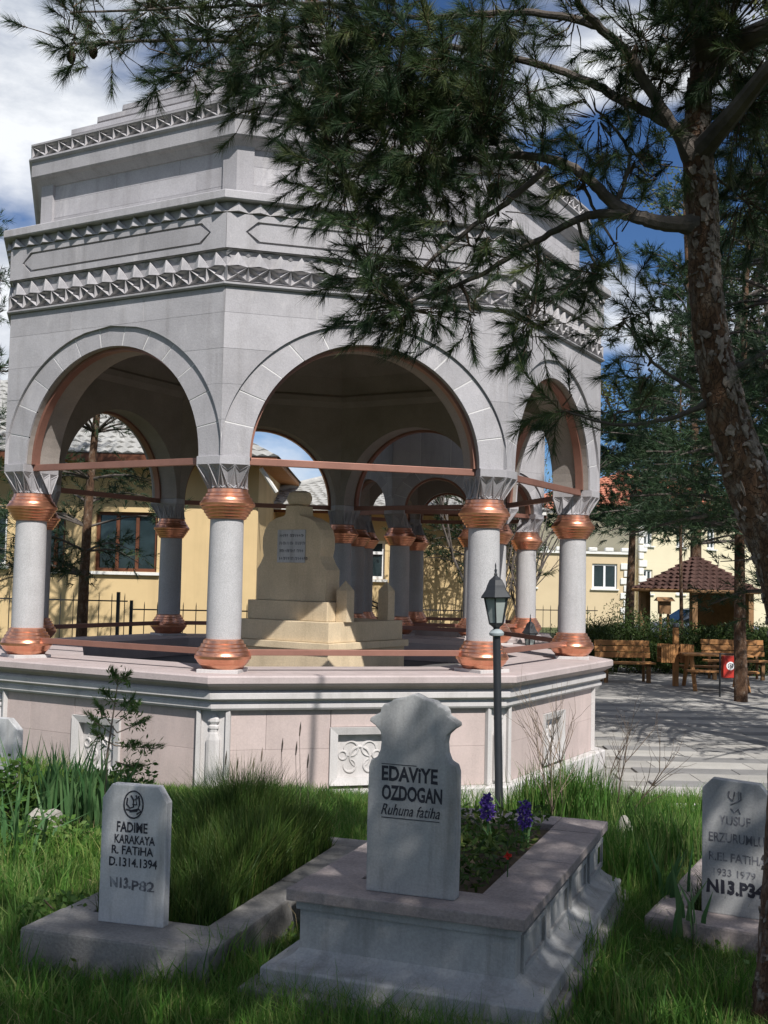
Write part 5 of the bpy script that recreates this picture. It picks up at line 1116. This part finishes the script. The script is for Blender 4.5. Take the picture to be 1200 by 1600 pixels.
V, T, r_ = blades(P, H, rng.uniform(.004, .009, len(P)), rng.uniform(.1, .6, len(P))); tag(link('tall_grass', np_mesh('tall_grass', V, T, 'grass_deep', r_)), 'grass filling the weathered stone surround beside the pine trunk', 'grass', kind='stuff')
parts = []; wp = []
for px, d, rx, n_, h in ((330, 5.15, .16, 110, .30), (375, 5.35, .16, 130, .34), (420, 5.2, .12, 110, .28), (300, 4.75, .16, 90, .26), (90, 4.9, .2, 120, .26), (30, 5.2, .2, 120, .28), (200, 4.75, .2, 110, .25), (420, 4.6, .15, 90, .22), (520, 4.42, .15, 70, .16), (930, 5.6, .18, 130, .30), (960, 5.1, .2, 140, .30), (1010, 4.9, .2, 150, .30), (1080, 4.8, .2, 140, .28), (1120, 5.2, .2, 120, .28), (900, 4.7, .15, 110, .26), (20, 6.4, .25, 150, .30), (100, 6.6, .25, 150, .32), (60, 5.8, .2, 120, .3), (280, 7.9, .3, 170, .30), (350, 8.3, .3, 170, .28), (430, 8.6, .3, 150, .26), (520, 8.8, .3, 150, .25), (120, 7.3, .3, 160, .34), (970, 7.4, .25, 170, .36), (930, 8.2, .25, 170, .34)): parts.append(tuft(X(px, d), d, rx, rx * .8, n_, h * .6, h * 1.15, .0085, (.05, .6)))
V, T, r_ = merge(parts); tag(link('grass_tufts', np_mesh('grass_tufts', V, T, 'grass', r_)), 'long broad bladed grass tufts standing among the graves', 'grass', kind='stuff')
P = scatter(9000, 3.2, 9.5); P = P[rng.random(len(P)) < np.clip(nz(P, 2.7, 5.) * 2.2 - .9, 0, 1)]; P[:, 2] += .02 + .09 * rng.random(len(P)); v = leaves(P, .038, .5, .75)
tag(link('weeds', np_mesh('weeds', *v[:2], 'bush', v[2])), 'low broad leaved weeds scattered through the grass', 'weeds', kind='stuff')
P = scatter(2600, 3.0, 9.0); v = blades(P, rng.uniform(.04, .25, len(P)), rng.uniform(.002, .004, len(P)), rng.uniform(.3, 1.6, len(P)))
M['straw'] = mat('straw', (.34, .27, .14), .9, bump=0); tag(link('dry_straw', np_mesh('dry_straw', *v[:2], 'straw', v[2])), 'dry straw stalks scattered in the green grass', 'grass', kind='stuff')
parts = []
for px, d, rx, n_, h in ((845, 9.7, .25, 260, .55), (880, 9.8, .3, 420, .62), (920, 9.9, .3, 420, .60), (955, 10.1, .25, 260, .42), (1010, 10.2, .4, 420, .36), (1070, 10.3, .4, 420, .34), (1140, 10.2, .4, 360, .34), (985, 8.9, .3, 300, .35), (1035, 7.6, .3, 380, .42), (1000, 6.8, .22, 260, .4)): parts.append(tuft(X(px, d), d, rx, .25, n_, h * .8, h * 1.45, .013, (.03, .35)))
V, T, r_ = merge(parts); tag(link('grass_clumps', np_mesh('grass_clumps', V, T, 'grass', r_)), 'tall bright grass clumps below the canopy plinth beside the plaza', 'grass', kind='stuff')
# seed stalks beside the headstone
sd = MB()
for px, py, h in ((408, 1190, .3), (440, 1175, .36), (468, 1150, .45), (462, 1180, .4), (395, 1205, .3), (352, 1195, .35), (370, 1205, .35), (480, 1200, .3)):
    p = U(px, py, 7.2); b = Vector((p.x + .01, p.y, .1)); sd.tube([b, b.lerp(p, .5) + Vector((.012, 0, 0)), p], [.0025, .002, .0015], 4); sd.tube([p, p + Vector((.004, 0, .05)), p + Vector((.006, 0, .09))], [.004, .006, .001], 5)
tag(sd.build('seed_stalks', 'twig_pale'), 'dry grass seed stalks rising above the tall dark grass', 'grass', kind='stuff')
# --- plants on the left
for i, (px, d, n_, h, lb) in enumerate(((60, 8.6, 46, .55, 'iris clump with upright blades in front of the plinth beside the white headstone'), (105, 8.5, 54, .58, 'iris clump below the left carved panel'), (150, 8.4, 54, .55, 'iris clump beside the pine sapling'), (205, 8.7, 30, .40, 'thin iris clump under the pine sapling'), (20, 7.4, 50, .5, 'arching leafy plant beside the pale boulder'))):
    x = X(px, d); t = thing('iris_plant', lb, 'plant', (x, d, gz(x, d)), 0, 'iris plants on the left')
    ang = rng.uniform(0, 2 * PI, n_); P = np.stack([.14 * rng.normal(size=n_), .10 * rng.normal(size=n_), np.zeros(n_) - .01], 1)
    v = blades(P, rng.uniform(.8, 1.4, n_) * h, rng.uniform(.020, .036, n_), rng.uniform(.05, .35 if i < 4 else .95, n_)); o = link('leaves', np_mesh('leaves', *v[:2], 'iris', v[2]), t); o['kind'] = 'stuff'
def bush(label, px, d, rx, h, n_, size, m, flat=.7, name='leafy_plant', z=None):
    x = X(px, d); t = thing(name, label, 'plant', (x, d, gz(x, d) if z is None else z)); v = norm(rng.normal(size=(n_, 3))) * (rng.random((n_, 1)) ** .4)
    P = v * [rx, rx * .8, h * .5] * (1 + .2 * np.sin(v[:, :1] * 6 + px)) + [0, 0, h * .5]; lv = leaves(P, size, flat, .55); o = link('leaves', np_mesh('leaves', *lv[:2], m, lv[2]), t); o['kind'] = 'stuff'
    st = MB(); 
    for k in range(6): e = P[rng.integers(0, n_)]; st.tube([(0, 0, -.03), (e[0] * .4, e[1] * .4, e[2] * .6), tuple(e)], [.008, .006, .003], 4)
    st.build('stem', 'twig', t); return t
bush('bright leafy bush in front of the plain white headstone', 12, 8.3, .36, .52, 900, .075, 'bush')
bush('low leafy bush in front of the iris clumps', 90, 7.6, .45, .24, 900, .05, 'bush')
bush('dark leafy bush in front of the plinth beside the sapling', 175, 8.9, .35, .42, 800, .06, 'bush')
bush('pale leafy twiggy bush right of the pine sapling', 232, 8.9, .18, .48, 220, .05, 'bush')
bush('rosette of broad leaves at the foot of the raised grave', 850, 4.3, .1, .12, 60, .07, 'iris')
bush('leafy weed at the front of the meadow', 130, 5.9, .3, .22, 420, .05, 'bush')
# pine sapling
x = X(180, 8.6); sp = thing('pine_sapling', 'small pine sapling with tufted shoots in front of the plinth', 'tree', (x, 8.6, gz(x, 8.6)))
sb_ = Vector((x, 8.6, gz(x, 8.6))); P_, D_, L_ = [], [], []; st = MB(); st.tube([(0, 0, -.05), (.0, 0, .5), U(185, 1060, 8.6) - sb_], [.012, .009, .004], 6)
for (a, b), (c, e) in (((183, 1145), (150, 1100)), ((183, 1145), (225, 1128)), ((180, 1120), (205, 1095)), ((182, 1100), (165, 1085)), ((180, 1160), (210, 1165)), ((180, 1165), (245, 1170)), ((180, 1165), (150, 1150)), ((184, 1070), (178, 1055)), ((184, 1070), (198, 1058)), ((180, 1150), (140, 1122)), ((180, 1190), (215, 1200)), ((181, 1130), (215, 1105))):
    p, q = U(a, b, 8.6) - sb_, U(c, e, 8.6 + random.uniform(-.15, .15)) - sb_; st.tube([p, q], [.005, .003], 4)
    for k in range(5): P_.append(p.lerp(q, .55 + .1 * k)); D_.append((q - p).normalized() + Vector((random.gauss(0, .2), random.gauss(0, .2), .5))); L_.append(.06)
Pq = np.repeat(V3(P_), 9, 0) + rng.normal(size=(len(P_) * 9, 3)) * .026; v = leaves(Pq, .05, 1.3, .3); v2 = needles(V3(P_), V3(D_), np.array(L_), 40, .06, .004, (10, 70)); v = merge([v, v2])
st.build('stem', 'twig_pale', sp); o = link('crown', np_mesh('crown', *v[:2], 'needle_young', v[2]), sp); o['kind'] = 'stuff'
# bare shrubs beside the plinth
broadleaf('bare twiggy shrub growing in front of the right plinth panel', X(882, 9.7), 9.7, 1.45, .008, .42, 0, .05, 'bush', z0=-.34, seed=21, stems=4, maxlev=2, cat='shrub', name='bare_shrub', bmat='twig_pale')
broadleaf('thin bare twigs beside the plaza edge of the plinth', X(950, 10.0), 10.0, 1.25, .008, .4, 0, .05, 'bush', z0=-.34, seed=22, stems=3, maxlev=2, cat='shrub', name='bare_shrub', bmat='twig')
# iris leaves by the right headstone
for lb, px, py, d, h in (('two broad iris leaves rising behind the shaded headstone', 1172, 1300, 6.6, .50), ('broad iris leaves in the shade left of the headstone', 1070, 1330, 6.0, .42), ('broad iris leaves in the deep grass behind the stone surround', 1040, 1330, 6.5, .42)):
    p = U(px, py, d); t = thing('iris_plant', lb, 'plant', (p.x, p.y, gz(p.x, p.y)), 0, 'iris plants by the right grave'); n_ = 9
    P = np.stack([.06 * rng.normal(size=n_), .05 * rng.normal(size=n_), np.zeros(n_)], 1); v = blades(P, rng.uniform(.7, 1.2, n_) * h, rng.uniform(.025, .036, n_), rng.uniform(.05, .4, n_)); link('leaves', np_mesh('leaves', *v[:2], 'iris', v[2]), t)['kind'] = 'stuff'
# --- planting on the raised grave
P = loc_pts(g1, 1500, .26, Wd - .29, .34, Ln - .28); P[:, 2] = .46 + .12 * rng.random(len(P)) ** .7 * (.5 + nz(P, 6.)); v = leaves(P, .055, .8, .35)
tag(link('bedding_plants', np_mesh('bedding_plants', *v[:2], 'grass_deep', v[2])), 'low dark green bedding plants covering the raised grave', 'plants', kind='stuff')
for (px, py, d, lb) in ((762, 1263, 6.05, 'purple hyacinth spike beside the grey headstone'), (820, 1273, 6.15, 'purple hyacinth spike near the right edge of the raised grave')):
    c = U(px, py, d); t = thing('hyacinth', lb, 'flower', (c.x, c.y, .46)); hz = c.z - .46
    MB().tube([(0, 0, 0), (.004, 0, hz + .04)], [.006, .004], 6).build('stem', 'iris', t)
    n_ = 260; a = rng.uniform(0, 2 * PI, n_); zq = rng.uniform(-.06, .07, n_); rr = .032 * np.sqrt(np.clip(1 - (zq / .078) ** 2, .05, 1)) * rng.uniform(.6, 1.1, n_); Pq = np.stack([rr * np.cos(a), rr * np.sin(a), hz + zq], 1)
    v = leaves(Pq, .022, 1., .6); link('bloom', np_mesh('bloom', *v[:2], 'petal_purple', v[2]), t)['kind'] = 'stuff'
    Pq = np.zeros((7, 3)); Pq[:, :2] = rng.normal(size=(7, 2)) * .015; v = blades(Pq, rng.uniform(.10, .2, 7), np.full(7, .016), rng.uniform(.2, .7, 7)); link('leaves', np_mesh('leaves', *v[:2], 'iris', v[2]), t)['kind'] = 'stuff'
c = U(793, 1338, 5.4); t = thing('red_flower', 'single small red flower at the edge of the raised grave bed', 'flower', (c.x, c.y, .46))
MB().tube([(0, 0, 0), (.003, 0, max(.03, c.z - .46))], .003, 5).build('stem', 'iris', t)
Pq = np.zeros((14, 3)) + [0, 0, max(.03, c.z - .46)]; v = leaves(Pq, .026, .8, .8); link('petals', np_mesh('petals', *v[:2], 'petal_red', v[2]), t)['kind'] = 'stuff'
